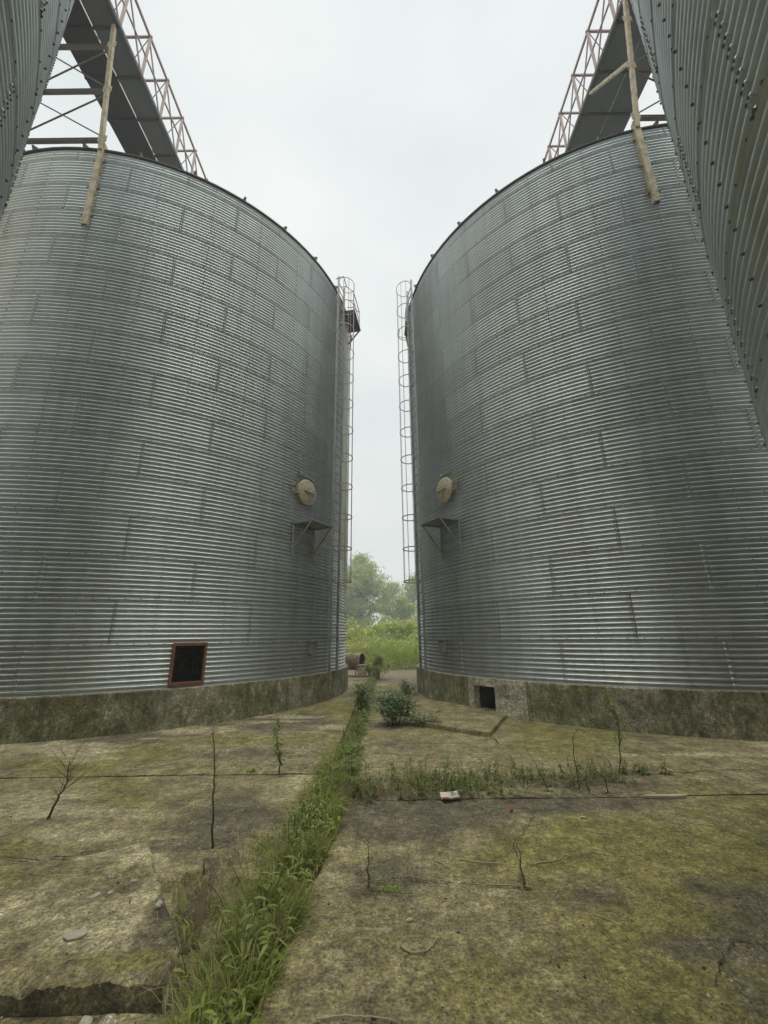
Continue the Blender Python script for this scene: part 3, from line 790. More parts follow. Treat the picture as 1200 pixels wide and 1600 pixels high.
# dense grass in the channel and spilling over the broken edge
g = MB()
def spill_left(y): return float(np.interp(y, [2.0, 2.4, 2.6, 2.9, 3.4, 3.7, 4.2, 7], [-.86, -.98, -1.12, -1.34, -1.42, -1.15, -.84, -.80]))
n = 0
while n < 8800:
    y = 2.0+4.8*rnd.random()**1.2; x = rnd.uniform(-1.5, -.30)
    cr_ = float(chan_r(y)); L0 = spill_left(y)
    if x < L0+rnd.gauss(0, .04) or x > cr_+abs(rnd.gauss(0, .035))-.02: continue
    mid = -.70 if y < 4 else -.62
    core = math.exp(-((x-mid)/.20)**2)
    clump = float(fbm(np.array([x*5.]), np.array([y*5.]), 44, 2)[0])
    if rnd.random() > (.16+.84*core)*min(1, max(.04, clump*3.8-1.3)): continue
    n += 1
    dry = rnd.random() < (.16 if core > .5 else .5)
    L = rnd.uniform(.06, .19)*(.55+.4*core+.5*clump)
    z = -.05 if x > -1.1 else 0
    outw = 0 if x > mid else PI           # blades at the edges lean outwards over the slabs
    az = rnd.gauss(outw, .8) if rnd.random() < .45 else rnd.uniform(0, 2*PI)
    if not dry and rnd.random() < .45: blade(g, (x, y, z), L*1.45, rnd.uniform(.005, .010), abs(rnd.gauss(1.3, .7)), az, 0, 6)
    elif dry: blade(g, (x, y, z), L*1.35, rnd.uniform(.0025, .006), abs(rnd.gauss(1.6, .8)), az, 1, 5)
    else: blade(g, (x, y, z), L, rnd.uniform(.008, .017), abs(rnd.gauss(1.2, .8)), az, 0 if rnd.random() < .72 else 3, 5)
for _ in range(330):      # leafy runners
    y = rnd.uniform(2.1, 6.2); x = rnd.gauss(-.68, .14)
    if x < spill_left(y) or x > chan_r(y)+.02: continue
    az = rnd.uniform(0, 2*PI); L = rnd.uniform(.10, .24); tl = rnd.uniform(0, .8)
    d = Vector((math.cos(az)*math.sin(tl), math.sin(az)*math.sin(tl), math.cos(tl))); b0 = Vector((x, y, -.03))
    g.tube([b0, b0+d*L*.6+Vector((0, 0, .02)), b0+d*L], .002, 3, 2, False)
    for i in range(rnd.randint(4, 8)):
        f = rnd.uniform(.3, 1); a = rnd.uniform(0, 2*PI); leaf(g, b0+d*L*f, (math.cos(a), math.sin(a), rnd.uniform(0, .8)), rnd.uniform(.05, .11), rnd.uniform(.010, .018), 0 if rnd.random() < .6 else 3, .5)
for _ in range(900):      # long trailing dry stalks
    y = rnd.uniform(2.1, 5.8); x = rnd.uniform(-1.3, -.40)
    if x < spill_left(y)-.03 or x > chan_r(y)+.02: continue
    blade(g, (x, y, -.03), rnd.uniform(.16, .40), .004, rnd.uniform(.9, 2.4), rnd.uniform(0, 2*PI), 1, 6)
tag(g.build('grass', [M['grass'], M['dry'], M['stem_green'], M['leaf_lime']]), 'bright green grass growing out of the open slab joint', 'grass', kind='stuff')

# low creeper further along the joint
g = MB()
for _ in range(5200):
    y = 5.6+15*rnd.random()**1.7; x = rnd.uniform(-.66, -.36)+rnd.gauss(0, .03)
    hmax = .05+.22*max(0, float(fbm(np.array([y*1.1]), np.array([2.]), 31, 2)[0])-.38)*2.2
    z = -.04+rnd.random()*hmax
    a = rnd.uniform(0, 2*PI); s_ = rnd.uniform(.025, .06)*(1+.03*y)
    leaf(g, (x, y, z), (math.cos(a), math.sin(a), rnd.uniform(-.2, .7)), s_, s_*.55, 0)
for _ in range(900):
    y = rnd.uniform(5.4, 9); blade(g, (rnd.uniform(-.78, -.42), y, -.05), rnd.uniform(.1, .26), .008, rnd.uniform(.4, 1.6), rnd.uniform(0, 2*PI), rnd.random() < .25)
tag(g.build('creeper', [M['leaf'], M['dry']]), 'creeping green weeds along the joint between the far silos', 'ground cover', kind='stuff')

# band of scrubby weeds across the right slab
g = MB()
centres = []
while len(centres) < 95:
    x = -.42+3.2*rnd.random()**1.35; y = 5.12+.12*x+rnd.gauss(0, .17)
    if 4.86 < y < 6.0: centres.append((x, y, rnd.uniform(.3, .95)*(1.1-.14*max(0, x))))
for cx_, cy_, k_ in centres:
    sp_ = .05+.07*k_; dryc = rnd.random() < .45
    for _ in range(int(6+16*k_)):          # dry, tangled blades leaning every way
        x, y = cx_+rnd.gauss(0, sp_), cy_+rnd.gauss(0, sp_*.8)
        blade(g, (x, y, 0), rnd.uniform(.06, .30)*(.5+.5*k_), rnd.uniform(.003, .006), abs(rnd.gauss(1.5, .8)), rnd.uniform(0, 2*PI), 1 if (dryc or rnd.random() < .4) else 0, 6)
    for _ in range(int(1+5*k_*(not dryc))):    # leafy stems
        x, y = cx_+rnd.gauss(0, sp_), cy_+rnd.gauss(0, sp_)
        L = rnd.uniform(.08, .34)*(.4+.6*k_); az = rnd.uniform(0, 2*PI); tl = abs(rnd.gauss(0, .5))
        d = Vector((math.cos(az)*math.sin(tl), math.sin(az)*math.sin(tl), math.cos(tl))); b0 = Vector((x, y, 0))
        g.tube([b0, b0+d*L*.5+Vector((0, 0, .02)), b0+d*L], .0022, 3, 2, False)
        for i in range(rnd.randint(8, 20)):
            f = rnd.uniform(.1, 1)**.8; a = rnd.uniform(0, 2*PI)
            leaf(g, b0+d*L*f, (math.cos(a), math.sin(a), rnd.uniform(-.2, .6)), rnd.uniform(.02, .055), rnd.uniform(.009, .022), 0)
    for _ in range(int(4*k_)):             # thatch lying on the slab
        a = rnd.uniform(0, 2*PI); b0 = Vector((cx_+rnd.gauss(0, .14), cy_+rnd.gauss(0, .1), .008)); e = b0+Vector((math.cos(a), math.sin(a), rnd.uniform(0, .2)))*rnd.uniform(.08, .28)
        g.tube([b0, b0.lerp(e, .5)+Vector((0, 0, .02)), e], .002, 3, 1, False)
for _ in range(900):
    x = rnd.uniform(-.3, 2.2); y = 5.22+.07*x+rnd.gauss(0, .10); a = rnd.uniform(0, 2*PI)
    if fbm(np.array([x*3]), np.array([y*3]), 66, 2)[0] < .47: continue
    leaf(g, (x, y, rnd.uniform(.0, .05)), (math.cos(a), math.sin(a), .3), rnd.uniform(.02, .05), .016, 0)
tag(g.build('weeds', [M['leaf'], M['dry'], M['stem_green']]), 'band of scrubby weeds and dry stalks across the right slab', 'weeds', kind='stuff')

# shrubs
def shrub(label, c, rx, ry, h, nleaf, mat, lsz, seed, stems=9):
    r = random.Random(seed); root = thing('shrub', label, 'shrub', (c[0], c[1], 0))
    st = MB(); tips = []
    for i in range(stems):
        a = r.uniform(0, 2*PI); k = r.uniform(.2, 1)
        b = Vector((rx*.35*math.cos(a)*k, ry*.35*math.sin(a)*k, -.03)); tip = Vector((rx*math.cos(a)*k, ry*math.sin(a)*k, h*r.uniform(.6, 1)*(1.1-.4*k)))
        m_ = b.lerp(tip, .5)+Vector((r.uniform(-.05, .05), r.uniform(-.05, .05), .06)); st.tube([b, m_, tip], [.008, .006, .003], 5)
        tips += [b.lerp(m_, .7), m_, m_.lerp(tip, .5), tip, tip]
    st.build('stem', M['stem'], root)
    lf = MB()
    for i in range(nleaf):
        t = r.choice(tips); p = t+Vector((r.gauss(0, .07), r.gauss(0, .07), r.gauss(0, .06)))
        if p.z < .02: p.z = abs(p.z)+.02
        a = r.uniform(0, 2*PI); s_ = lsz*r.uniform(.6, 1.4)
        leaf(lf, p, (math.cos(a), math.sin(a), r.uniform(-.3, .6)), s_, s_*.5)
    lf.build('foliage', mat, root); return root
shrub('leafy dark green shrub at the edge of the raised pad before the right silo', (.14, 8.55), .42, .34, .60, 1700, M['leaf_dark'], .062, 1, 14)
shrub('small shrub behind the leafy shrub at the foot of the right silo', (.52, 12.6), .34, .25, .42, 450, M['leaf_dark'], .07, 2)
shrub('upright shrub growing in the joint beside the left silo plinth', (-.62, 10.0), .18, .22, .60, 700, M['leaf'], .065, 3)
shrub('low trailing shrub on the front edge of the raised pad', (.72, 8.35), .26, .12, .26, 300, M['leaf_dark'], .05, 4, 6)
shrub('dark tall bush where the slab joint ends beyond the silos', (-.33, 17.6), .5, .7, 1.0, 1000, M['leaf_lime'], .10, 5, 16)
shrub('bright green bush beside the rusted fan', (-.72, 19.0), .28, .3, .52, 500, M['leaf_lime'], .09, 6)

def stalk(label, pts, r0, leaves=0, lsz=.03, lm='leaf', sm='stem', twigs=0, tw=.08, seed=0, leaf_from=.3, name='weed', cat='weed', dryleaf=False):
    r = random.Random(seed); b = Vector(pts[0]); root = thing(name, label, cat, b)
    pts = [Vector(p)-b for p in pts]
    # jitter a finer line
    fine = []
    for a_, c_ in zip(pts[:-1], pts[1:]):
        for k in range(5): fine.append(a_.lerp(c_, k/5)+Vector((r.gauss(0, 1), r.gauss(0, 1), 0))*.006*(1 if (fine) else 0))
    fine.append(pts[-1]); n = len(fine)
    st = MB(); st.tube(fine, [r0*(1-.75*i/(n-1)) for i in range(n)], 6)
    for i in range(twigs):
        f = r.uniform(.35, .98); k = int(f*(n-1)); p = fine[k]; a = r.uniform(0, 2*PI); L = tw*r.uniform(.4, 1.2)
        d = Vector((math.cos(a)*.55, math.sin(a)*.55, r.uniform(.3, 1))).normalized()
        st.tube([p, p+d*L*.5, p+d*L+Vector((0, 0, .1*L))], [r0*.2, r0*.15, r0*.08], 4)
    st.build('stem', M[sm], root)
    bl_ = MB()
    for i in range(26):
        a = r.uniform(0, 2*PI); d_ = abs(r.gauss(0, .035)); leaf(bl_, (d_*math.cos(a), d_*math.sin(a), r.uniform(.004, .02)), (math.cos(a+1), math.sin(a+1), r.uniform(-.05, .5)), r.uniform(.02, .07), r.uniform(.005, .011), 0, .3)
    bl_.build('basal_leaves', M['dry'], root)
    if leaves:
        lf = MB()
        for i in range(leaves):
            f = r.uniform(leaf_from, 1); k = int(f*(n-1)); p = fine[k]; a = r.uniform(0, 2*PI); s_ = lsz*r.uniform(.6, 1.4)
            sp_ = .35*lsz
            leaf(lf, p+Vector((r.gauss(0, sp_), r.gauss(0, sp_), r.gauss(0, sp_))), (math.cos(a), math.sin(a), r.uniform(-.5, .6)), s_, s_*(.28 if not dryleaf else .2), 0, .5)
        lf.build('leaves', M[lm], root)
    return root
stalk('tall dead stalk standing alone on the left slab', [(-1.38, 3.87, 0), (-1.40, 3.86, .25), (-1.43, 3.87, .55), (-1.47, 3.87, .88)], .010, 60, .022, 'dry', 'stem', 26, .07, 1, .35, dryleaf=True)
stalk('leaning dead broom shaped weed on the far left slab', [(-3.17, 4.49, 0), (-3.11, 4.49, .14), (-3.05, 4.49, .30), (-3.06, 4.49, .5)], .012, 24, .03, 'dry', 'stem', 22, .24, 2, .3, dryleaf=True)
stalk('slender leafy weed standing on the left slab before the silo', [(-1.29, 5.65, 0), (-1.31, 5.65, .22), (-1.35, 5.65, .45), (-1.37, 5.65, .70)], .008, 150, .06, 'leaf', 'stem', 12, .08, 3, .22)
stalk('tall leafy weed with pale green top against the right silo plinth', [(2.74, 5.56, 0), (2.79, 5.56, .28), (2.82, 5.56, .55), (2.70, 5.56, .92)], .008, 150, .065, 'leaf', 'stem_green', 16, .14, 4, .42)
stalk('arching bare stalk with a drooping tip in the weed band', [(2.03, 5.04, 0), (2.02, 5.04, .28), (2.04, 5.04, .52), (2.10, 5.04, .60), (2.2, 5.04, .56)], .006, 20, .03, 'dry', 'stem', 8, .05, 5, .8, dryleaf=True)
stalk('left of two short dark dead sticks in the weed band', [(2.10, 4.94, 0), (2.07, 4.94, .12), (2.13, 4.94, .32)], .007, 0, twigs=5, seed=6)
stalk('bent right of two short dark dead sticks in the weed band', [(2.30, 4.96, 0), (2.28, 4.96, .14), (2.2, 4.96, .22), (2.17, 4.96, .34)], .007, 0, twigs=4, seed=7)
stalk('single thin dead stick rising from the slab joint at the front right', [(.89, 3.31, 0), (.885, 3.31, .12), (.875, 3.31, .26)], .006, 6, .02, 'dry', seed=8, twigs=3, tw=.04)
stalk('short leafy stalk on the front slab right of the grass', [(-.14, 3.32, 0), (-.135, 3.32, .14), (-.13, 3.32, .29)], .006, 26, .045, 'leaf', 'stem', 4, .05, 9, .1)
stalk('small dark stub beside the wooden stake', [(-1.26, 3.41, .0), (-1.265, 3.41, .15)], .010, 0, seed=10)
stalk('small green weed at the far right slab joint', [(3.24, 5.5, 0), (3.27, 5.5, .18)], .004, 40, .06, 'leaf', 'stem_green', 2, .05, 11, .05)
stalk('yellow green weed clump at the right end of the weed band', [(3.05, 5.52, 0), (3.06, 5.52, .10)], .004, 30, .06, 'leaf', 'stem_green', 4, .06, 12, .02)
stalk('leafy low weed at the foot of the tall leafy weed', [(2.98, 5.58, 0), (3.0, 5.58, .12)], .004, 44, .07, 'leaf', 'stem_green', 3, .06, 13, .02)
stalk('thin dry stalk beside the low green weed at the weed band centre', [(1.70, 5.0, 0), (1.62, 5.0, .2), (1.5, 5.0, .42)], .005, 10, .03, 'dry', 'stem', 10, .07, 14, dryleaf=True)
stalk('weedy tuft beneath the paper scrap at the near edge of the weed band', [(.60, 4.98, 0), (.62, 4.98, .2), (.63, 4.99, .36)], .005, 60, .045, 'leaf', 'stem_green', 10, .1, 15, .05)
r_ = random.Random(4); lf = MB()
for i in range(22):
    a = i*2.4; leaf(lf, (-1.70+.01*math.cos(a), 5.81+.01*math.sin(a), .015), (math.cos(a), math.sin(a), r_.uniform(.2, 1.1)), r_.uniform(.06, .11), .035)
tag(lf.build('plant', M['leaf_lime']), 'bright green leaf rosette sprouting from the left slab', 'plant')
lf = MB()
for i in range(160):
    a = r_.uniform(0, 2*PI); d = abs(r_.gauss(0, .045)); leaf(lf, (.01+d*math.cos(a), 3.31+.5*d*math.sin(a), .008), (math.cos(a), math.sin(a), .4), .018, .009)
tag(lf.build('moss_clump', M['grass']), 'dark green moss cushion on the front slab', 'moss')

# tall yellow green growth and trees beyond the yard
def quads_cloud(P_, size, aspect, rgen, upbias=0.0, jitter=.3):
    N = len(P_); d = rgen.normal(size=(N, 3)); d[:, 2] += upbias; d /= np.linalg.norm(d, axis=1)[:, None]
    e = np.cross(d, rgen.normal(size=(N, 3))); e /= np.linalg.norm(e, axis=1)[:, None]
    s_ = size*rgen.uniform(1-jitter, 1+jitter*1.5, N)[:, None]
    nrm = np.cross(d, e)
    a = P_-d*s_*.5; b = P_+e*s_*aspect*.5+nrm*s_*.12; c = P_+d*s_*.5; f = P_-e*s_*aspect*.5+nrm*s_*.12
    V = np.stack([a, b, c, f], 1).reshape(-1, 3); q = np.arange(N*4).reshape(N, 4); return V, q
rg = np.random.default_rng(3)
N = 70000
x = rg.uniform(-14, 16, N); y = 22.3+rg.uniform(0, 1, N)**1.3*11
top = .7+1.6*fbm(x*.45, y*.45, 71, 4)*np.clip((y-20.5)/5, .6, 1)
z = top*rg.uniform(0, 1, N)**.75
V, q = quads_cloud(np.stack([x, y, z], -1), .26, .16, rg, 1.1)
hd = (z > top*.84) & (rg.random(N) < .5*np.clip(fbm(x*.5, y*.5, 72, 2)*3-.9, .1, 1))
mi = np.where(hd, 1, 0)
tag(np_obj('tall_grass', V, q, [M['leaf_lime'], M['flower']], mi=mi), 'yellow green tall grass filling the ground beyond the silos', 'tall grass', kind='stuff')

def bush_far(label, c, rx, ry, h, n, mats, seed, fl=.2):
    g_ = np.random.default_rng(seed); root = thing('bush', label, 'bush', (c[0], c[1], 0), 'bushes before the trees')
    k = 26; a = g_.uniform(0, 2*PI, k); rr = np.sqrt(g_.uniform(0, 1, k)); cc = np.stack([rr*np.cos(a)*rx, rr*np.sin(a)*ry, h*(.25+.75*g_.uniform(0, 1, k)*(1-.5*rr))], -1)
    i = g_.integers(0, k, n); p = cc[i]+g_.normal(size=(n, 3))*np.array([.28, .28, .2]); p[:, 2] = np.abs(p[:, 2])
    V, q = quads_cloud(p, .2, .5, g_, .4)
    mi_ = ((p[:, 2] > h*.72) & (g_.random(n) < fl)).astype(int)
    np_obj('foliage', V, q, mats, root, mi=mi_)
    st = MB()
    for j in range(8): st.tube([(0.1*math.cos(j), .1*math.sin(j), -.05), cc[j]*.5, cc[j]], [.03, .02, .008], 5)
    st.build('stem', M['bark'], root)
for (lb, c_, rx, ry, h, n_, fl) in (
    ('low pale flowering bush beside the left silo edge', (-2.4, 28), 1.8, 1.2, 2.6, 4200, .35), ('tallest yellow flowering bush in the gap', (.6, 30), 2.0, 1.4, 3.3, 5600, .5),
    ('rounded flowering bush against the right silo edge', (3.2, 29), 1.7, 1.2, 2.6, 4200, .35), ('green bush hidden behind the left silo', (-6, 30), 2.0, 1.5, 2.8, 2400, .2), ('green bush hidden behind the right silo', (7, 31), 2.2, 1.5, 2.9, 2400, .2)):
    bush_far(lb, c_, rx, ry, h, n_, [M['leaf_lime'], M['flower']], int(c_[0]*10)+99, fl)

def tree(label, c, h, cr_, nclump, per, seed, lsz=.30, low=.18, name='broadleaf_tree'):
    g_ = np.random.default_rng(seed); r = random.Random(seed)
    root = thing(name, label, 'tree', (c[0], c[1], 0), 'trees beyond the silos')
    tr = MB(); lean = r.uniform(-.04, .04)*h
    tp = [Vector((lean*f+r.gauss(0, .05), r.gauss(0, .05), h*f*.93-.1)) for f in (0, .2, .4, .6, .8, 1)]
    tr.tube(tp, [h*.018, h*.015, h*.012, h*.008, h*.005, h*.002], 8)
    cl = []
    for i in range(nclump):
        f = low+(1-low)*r.random()**.85; a = r.uniform(0, 2*PI)
        prof_ = cr_*(math.sin(PI*min(1, (f-low)/(1-low)*.85+.15))**.8)*r.uniform(.35, 1.1)
        k = min(4, int(f*5)); b = tp[k].lerp(tp[k+1], f*5-k) if k < 5 else tp[-1]
        e = b+Vector((math.cos(a)*prof_, math.sin(a)*prof_, prof_*r.uniform(.05, .5)))
        tr.tube([b-Vector((0, 0, .25*prof_)), b.lerp(e, .5)+Vector((0, 0, -.05*prof_)), e], [h*.005, h*.003, .012], 5)
        cl.append((e, r.uniform(.5, 1.15)*cr_*.27)); 
        if r.random() < .6: cl.append((b.lerp(e, .6)+Vector((0, 0, .2)), r.uniform(.4, .8)*cr_*.25))
    tr.build('trunk', M['bark'], root, True)
    pts = []
    for e, s_ in cl:
        p = g_.normal(size=(per, 3))*np.array([s_, s_, s_*.8])*.72+np.array(e); pts.append(p)
    p = np.concatenate(pts); p = p[p[:, 2] > h*low*.6]
    V, q = quads_cloud(p, lsz*.8, .6, g_, .2)
    np_obj('crown', V, q, M['leaf_tree'], root)
    return root
tree('tallest pointed tree rising beside the left silo edge', (-2.9, 54), 12.2, 3.2, 80, 190, 21)
tree('loose airy tree beside the right silo edge with sky showing through', (4.3, 57), 9.8, 3.0, 44, 120, 22)
tree('small rounded tree between the tall pointed tree and the airy tree', (.9, 60), 9.6, 2.3, 46, 170, 23)
tree('broad tree half hidden by the left silo edge', (-6.2, 58), 10.5, 3.2, 70, 170, 24)
tree('tree hidden behind the right silo', (9.5, 60), 10.5, 3.4, 40, 110, 25)
tree('tree hidden behind the left silo', (-12, 62), 11, 3.6, 40, 110, 26)
tree('low bushy tree under the airy tree', (1.6, 49), 6.0, 2.3, 44, 160, 27, .28, .05)

# ------------------------------------------------------------------ old aeration fan and concrete block beyond the left silo
fan = thing('aeration_fan', 'rusted drum shaped fan with a dark mouth behind the left silo', 'fan', (-1.42, 19.2, 0))
mb = MB(); n = 28; yaw = math.radians(-22)
ax_ = Vector((math.cos(yaw), math.sin(yaw), 0)); sd_ = Vector((-ax_.y, ax_.x, 0))
def fr_(r, u): return [ax_*u+Vector((0, 0, .56))+sd_*r*math.cos(2*PI*j/n)+Vector((0, 0, 1))*r*math.sin(2*PI*j/n) for j in range(n)]
prof_ = [(.01, -.62), (.33, -.6), (.33, -.12), (.35, -.12), (.35, -.06), (.33, -.06), (.33, .38), (.36, .38), (.36, .42), (.30, .42), (.29, .1), (.01, .08)]
for r_2, u in prof_: mb.v += [tuple(p) for p in fr_(r_2, u)]
for i in range(len(prof_)-1):
    for j in range(n): mb.f.append((i*n+j, i*n+(j+1) % n, (i+1)*n+(j+1) % n, (i+1)*n+j)); mb.m.append(1 if i >= 9 else 0)
mb.build('casing', [M['rust'], M['black']], fan, True)
lg = MB()
for u in (-.45, .25):
    for s_ in (-1, 1): lg.bar(ax_*u+sd_*.25*s_+Vector((0, 0, .34)), ax_*u+sd_*.3*s_+Vector((0, 0, -.05)), .07, .05)
lg.bar(ax_*-.5+Vector((0, 0, .22)), ax_*.3+Vector((0, 0, .22)), .45, .04); lg.build('stand', M['rust'], fan)
bk = MB(); bk.box((-1.02, 18.85, .17), (.36, .4, .44)); bk.box((-1.02, 18.85, .41), (.42, .46, .04))
o = bk.build('concrete_block', M['surround']); bv = o.modifiers.new('b', 'BEVEL'); bv.width = .02
tag(o, 'weathered concrete block standing in front of the rusted fan', 'block')

# ------------------------------------------------------------------ litter
# broken wooden stake
mb = MB()
prof_ = [(-.018, 0), (.018, 0), (.019, .2), (.020, .325), (.008, .30), (-.002, .335), (-.017, .31), (-.019, .18)]
fr = [(x_, -.012, z_) for x_, z_ in prof_]; bk_ = [(x_, .014, z_) for x_, z_ in prof_]; k = len(prof_)
mb.add(fr+bk_, [tuple(range(k)), tuple(range(2*k-1, k-1, -1))]+[(i, i+k, (i+1) % k+k, (i+1) % k) for i in range(k)])
o = mb.build('wooden_stake', M['wood']); o.location = (-1.085, 2.90, -.05); o.rotation_euler = (.05, .06, .5)
tag(o, 'broken upright wooden stake in the grass at the front left', 'stake')
# fine cracks filled with dirt, in the slab surfaces
def crack(pts, z, seed, wd=.007):
    r = random.Random(seed); line = []
    for (a_, b_) in zip(pts[:-1], pts[1:]):
        for k in range(14):
            f = k/14; line.append((a_[0]+(b_[0]-a_[0])*f+r.gauss(0, .008), a_[1]+(b_[1]-a_[1])*f+r.gauss(0, .008)))
    mb = MB(); n = len(line)
    for i, (x, y) in enumerate(line):
        w_ = wd*(.35+r.random())*(1-abs(2*i/(n-1)-1)**3)+.0008; zz = z+(float(left_h(np.array([x]), np.array([y]))[0]) if x < -.9 and 2.43 < y < 5.7 else 0)
        dx, dy = (line[min(i+1, n-1)][0]-line[max(i-1, 0)][0]), (line[min(i+1, n-1)][1]-line[max(i-1, 0)][1]); L = math.hypot(dx, dy) or 1
        mb.v += [(x-dy/L*w_, y+dx/L*w_, zz), (x+dy/L*w_, y-dx/L*w_, zz)]
    for i in range(n-1): mb.f.append((2*i, 2*i+1, 2*i+3, 2*i+2)); mb.m.append(0)
    o = mb.build('slab_crack', M['soil']); o['kind'] = 'structure'
crack([(-.45, 3.34), (.1, 3.42), (.62, 3.33), (.93, 3.30)], .012, 1, .0035)
crack([(.9, 3.30), (1.0, 3.9), (1.35, 4.4), (1.3, 4.83)], .012, 2, .0025)
crack([(-2.9, 3.75), (-2.4, 3.70), (-2.0, 3.86)], .016, 3, .010)
crack([(-1.0, 3.95), (-.95, 4.05), (-1.35, 4.12)], .012, 4, .007)
crack([(1.5, 2.5), (1.85, 2.8), (2.2, 2.72)], .010, 5, .0035)
crack([(2.2, 5.35), (3.0, 5.5), (4.2, 5.62), (5.4, 5.6)], .022, 6, .006)
crack([(1.7, 6.98), (1.72, 7.3), (1.69, 7.46)], .010, 7, .01)
crack([(-4.2, 4.6), (-3.5, 4.95), (-2.7, 4.9)], .012, 8, .006)
# curled paper scrap
def scrap(name, mat, c, sx, sy, curl, rz, mi_f=None, mats=None):
    nx_, ny_ = 10, 7; v = []; f = []; m_ = []
    for j in range(ny_+1):
        for i in range(nx_+1):
            u, w_ = i/nx_-.5, j/ny_-.5
            cut = 1-.25*max(0, u)*abs(w_)*4
            v.append((u*sx*cut, w_*sy*(1-.2*math.sin(u*5)), .012+curl*(w_*1.2)**2*2+.25*curl*math.sin(u*4+1)*u+(.35*curl if w_ > .2 else 0)*(u+.5)))
    for j in range(ny_):
        for i in range(nx_): f.append((j*(nx_+1)+i, j*(nx_+1)+i+1, (j+1)*(nx_+1)+i+1, (j+1)*(nx_+1)+i)); m_.append(mi_f(i, j) if mi_f else 0)
    mb = MB(); mb.v = v; mb.f = f; mb.m = m_; o = mb.build(name, mats or mat, None, True)
    so_ = o.modifiers.new('s', 'SOLIDIFY'); so_.thickness = .002
    o.location = c; o.rotation_euler.z = rz; return o
M['paper'] = m_plain('off_white_paper', (.80, .77, .70), .8, .1, 25); M['paper_brown'] = m_plain('orange_brown_paper', (.42, .22, .12), .8, .25, 25)
M['redbit'] = m_plain('red_plastic', (.5, .02, .02), .4, .1)
tag(scrap('paper_scrap', None, (.645, 4.83, .0), .20, .13, .05, .12, lambda i, j: 1 if i < 4 and j < 5 else 0, [M['paper'], M['paper_brown']]), 'curled white and orange brown paper scrap on the right slab', 'paper')
tag(scrap('plastic_scrap', M['redbit'], (1.16, 4.51, .0), .030, .022, .02, .3), 'tiny red plastic scrap on the right slab', 'litter')
def stick(label, pts, r, mat='twig', name='twig', cat='twig'):
    pts = [Vector(p) for p in pts]; fine = []
    for i in range(len(pts)-1):
        p0, p1, p2, p3 = pts[max(i-1, 0)], pts[i], pts[i+1], pts[min(i+2, len(pts)-1)]
        for k in range(6):
            t = k/6; fine.append(.5*((2*p1)+(p2-p0)*t+(2*p0-5*p1+4*p2-p3)*t*t+(3*p1-p0-3*p2+p3)*t**3)+Vector((rnd.gauss(0, .002), rnd.gauss(0, .002), 0)))
    r *= .62; fine.append(pts[-1]); n = len(fine); mb = MB(); mb.tube(fine, [r*(1-.55*i/(n-1))*rnd.uniform(.85, 1.15) for i in range(n)], 6)
    return tag(mb.build(name, M[mat], None, True), label, cat, 'fallen twigs on the slab' if name == 'twig' else None)
stick('curved twig shaped like a bow on the front slab', [(.055, 2.80, .012), (.09, 2.745, .012), (.15, 2.73, .012), (.21, 2.76, .012), (.265, 2.83, .02)], .008)
stick('bent twig right of the thin dead stick', [(1.06, 3.585, .01), (1.10, 3.60, .012), (1.2, 3.62, .012), (1.28, 3.66, .012), (1.33, 3.74, .012)], .008)
stick('long hooked twig left of the thin dead stick', [(.53, 3.67, .012), (.66, 3.62, .012), (.84, 3.57, .02), (.85, 3.53, .012), (.75, 3.47, .012)], .007)
stick('slanting straight twig between the leafy stalk and hooked twig', [(.34, 3.66, .012), (.40, 3.60, .012), (.49, 3.48, .012)], .006)
stick('short twig lying along the slab joint', [(.65, 3.345, .012), (.75, 3.32, .015), (.87, 3.325, .012)], .006)
stick('twig along the bottom edge of the photo', [(-.32, 2.345, .012), (-.2, 2.36, .012), (-.06, 2.352, .012), (.03, 2.33, .012)], .007)
stick('small dark twig below the slanting straight twig', [(.27, 3.425, .012), (.33, 3.40, .014), (.42, 3.39, .012)], .005)
stick('thin twig left of the leafy stalk near the grass', [(-.42, 3.30, .012), (-.30, 3.36, .014), (-.2, 3.45, .02)], .006)
stick('tiny twig on the slab by the far pebble', [(1.66, 4.12, .012), (1.74, 4.06, .014), (1.83, 4.04, .012)], .006)
stick('faint twig at the right of the front slab below the joint', [(1.13, 3.03, .01), (1.22, 3.01, .012), (1.30, 2.95, .012)], .005)
mb = MB(); pts = [(2.56, 4.815), (2.62, 4.84), (2.75, 4.838), (2.90, 4.845), (3.0, 4.835), (3.0, 4.80), (2.86, 4.79), (2.7, 4.80)]; k = len(pts)
mb.add([(a, b, .028) for a, b in pts]+[(a, b, .004) for a, b in pts], [tuple(range(k)), ]+[(i, i+k, (i+1) % k+k, (i+1) % k) for i in range(k)])
tag(mb.build('wood_splinter', M['pale_wood']), 'pale bleached wood splinter lying on the right slab joint', 'wood')
def stone(label, c, sx, sy, sz, seed, mat='stone', group='loose stones'):
    if c[0] < -.9 and c[1] > 2.45: c = (c[0], c[1], float(left_h(np.array([c[0]]), np.array([c[1]]))[0])+sz*.5)
    r = random.Random(seed); mb = MB(); nu, nv = 9, 5
    for i in range(nv+1):
        ph = PI*i/nv
        for j in range(nu):
            a = 2*PI*j/nu; k = 1+r.uniform(-.18, .18); mb.v.append((math.sin(ph)*math.cos(a)*sx*k, math.sin(ph)*math.sin(a)*sy*k, math.cos(ph)*sz*(1+r.uniform(-.1, .1))))
    for i in range(nv):
        for j in range(nu): mb.f.append((i*nu+j, (i+1)*nu+j, (i+1)*nu+(j+1) % nu, i*nu+(j+1) % nu)); mb.m.append(0)
    o = mb.build('stone', M[mat]); o.location = c; o.rotation_euler.z = r.uniform(0, 6)
    return tag(o, label, 'stone', group)
stone('largest flat pale stone on the raised broken slab', (-1.67, 2.74, .062), .055, .038, .014, 1)
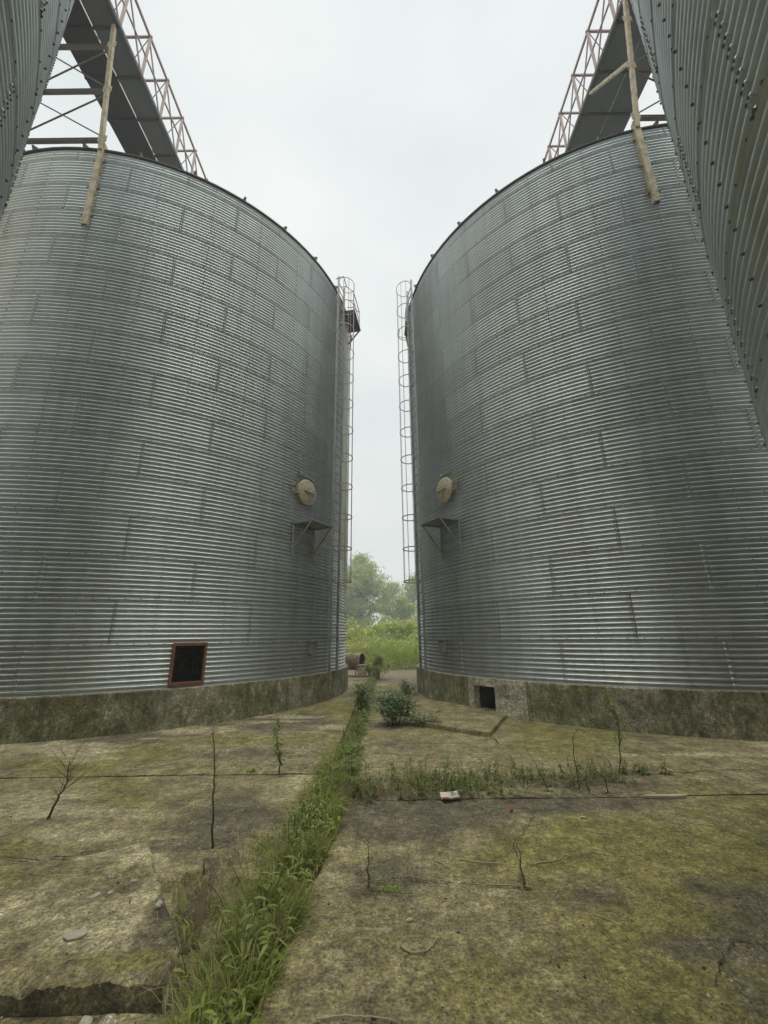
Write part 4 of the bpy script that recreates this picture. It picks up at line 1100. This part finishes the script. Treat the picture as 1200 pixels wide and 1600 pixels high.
stone('small pale stone chip right of the two joined chips', (-1.66, 3.26, .06), .022, .011, .009, 2)
stone('larger of two joined pale chips on the broken slab', (-1.80, 3.10, .058), .032, .018, .011, 3)
stone('smaller of two joined pale chips on the broken slab', (-1.73, 3.13, .058), .018, .013, .009, 4)
stone('pale oval pebble on the front slab above the bow shaped twig', (.12, 2.99, .012), .022, .012, .009, 5)
stone('pale pebble on the slab left of the red scrap', (1.76, 4.36, .012), .03, .014, .010, 6)
stone('grey stone under the front edge of the broken slab', (-1.32, 2.34, .01), .035, .025, .02, 7)
stone('reddish white stone at the edge of the left grass', (-1.35, 2.98, .05), .025, .02, .02, 8)
stone('dark rubble lump at the corner of the broken slab', (-1.22, 2.32, .01), .05, .035, .03, 9, 'surround')
r_ = random.Random(12)
v_, q_ = [], []
gp = []
for i in range(3600):
    y = 2.15+6.2*r_.random()**1.6; x = r_.uniform(-.75*y-.6, .75*y+.6)
    if -1.45 < x < -.40 and y < 4.2: continue
    if fbm(np.array([x*1.3]), np.array([y*1.3]), 88, 3)[0] < r_.uniform(.25, .6): continue
    z = float(left_h(np.array([x]), np.array([y]))[0]) if x < -.9 and y > 2.43 else 0
    gp.append((x, y, z+.002, r_.uniform(.0022, .0065)*(1 if r_.random() < .93 else 2.2)))
mb = MB()
for (x, y, z, s_) in gp:
    k = r_.random(); a = r_.uniform(0, 6)
    pts_ = [(x+s_*math.cos(a+j*PI/2)*r_.uniform(.7, 1.3), y+s_*math.sin(a+j*PI/2)*r_.uniform(.6, 1.1), z-.002) for j in range(4)]
    mb.add(pts_+[(x, y, z+s_*.8)], [(0, 1, 4), (1, 2, 4), (2, 3, 4), (3, 0, 4)], 0 if k < .30 else (1 if k < .72 else 2))
tag(mb.build('debris', [M['stone'], M['soil'], M['twig']]), 'scattered small grit and crumbs over the slabs', 'grit', kind='stuff')

# ------------------------------------------------------------------ hazy air
hz = MB(); hz.box((0, 22, 13.5), (160, 150, 29.2))
ho = hz.build('haze', bpy.data.materials.new('hazy_air')); ho['kind'] = 'stuff'; ho['label'] = 'thin pale haze in the air of the yard'; ho['category'] = 'haze'
hm = ho.data.materials[0]; hm.use_nodes = True; ht = hm.node_tree; ht.nodes.clear()
ho_ = ht.nodes.new('ShaderNodeOutputMaterial'); pv_ = ht.nodes.new('ShaderNodeVolumePrincipled')
pv_.inputs['Density'].default_value = .0058; pv_.inputs['Color'].default_value = (.93, .95, .93, 1)
ht.links.new(pv_.outputs[0], ho_.inputs['Volume'])
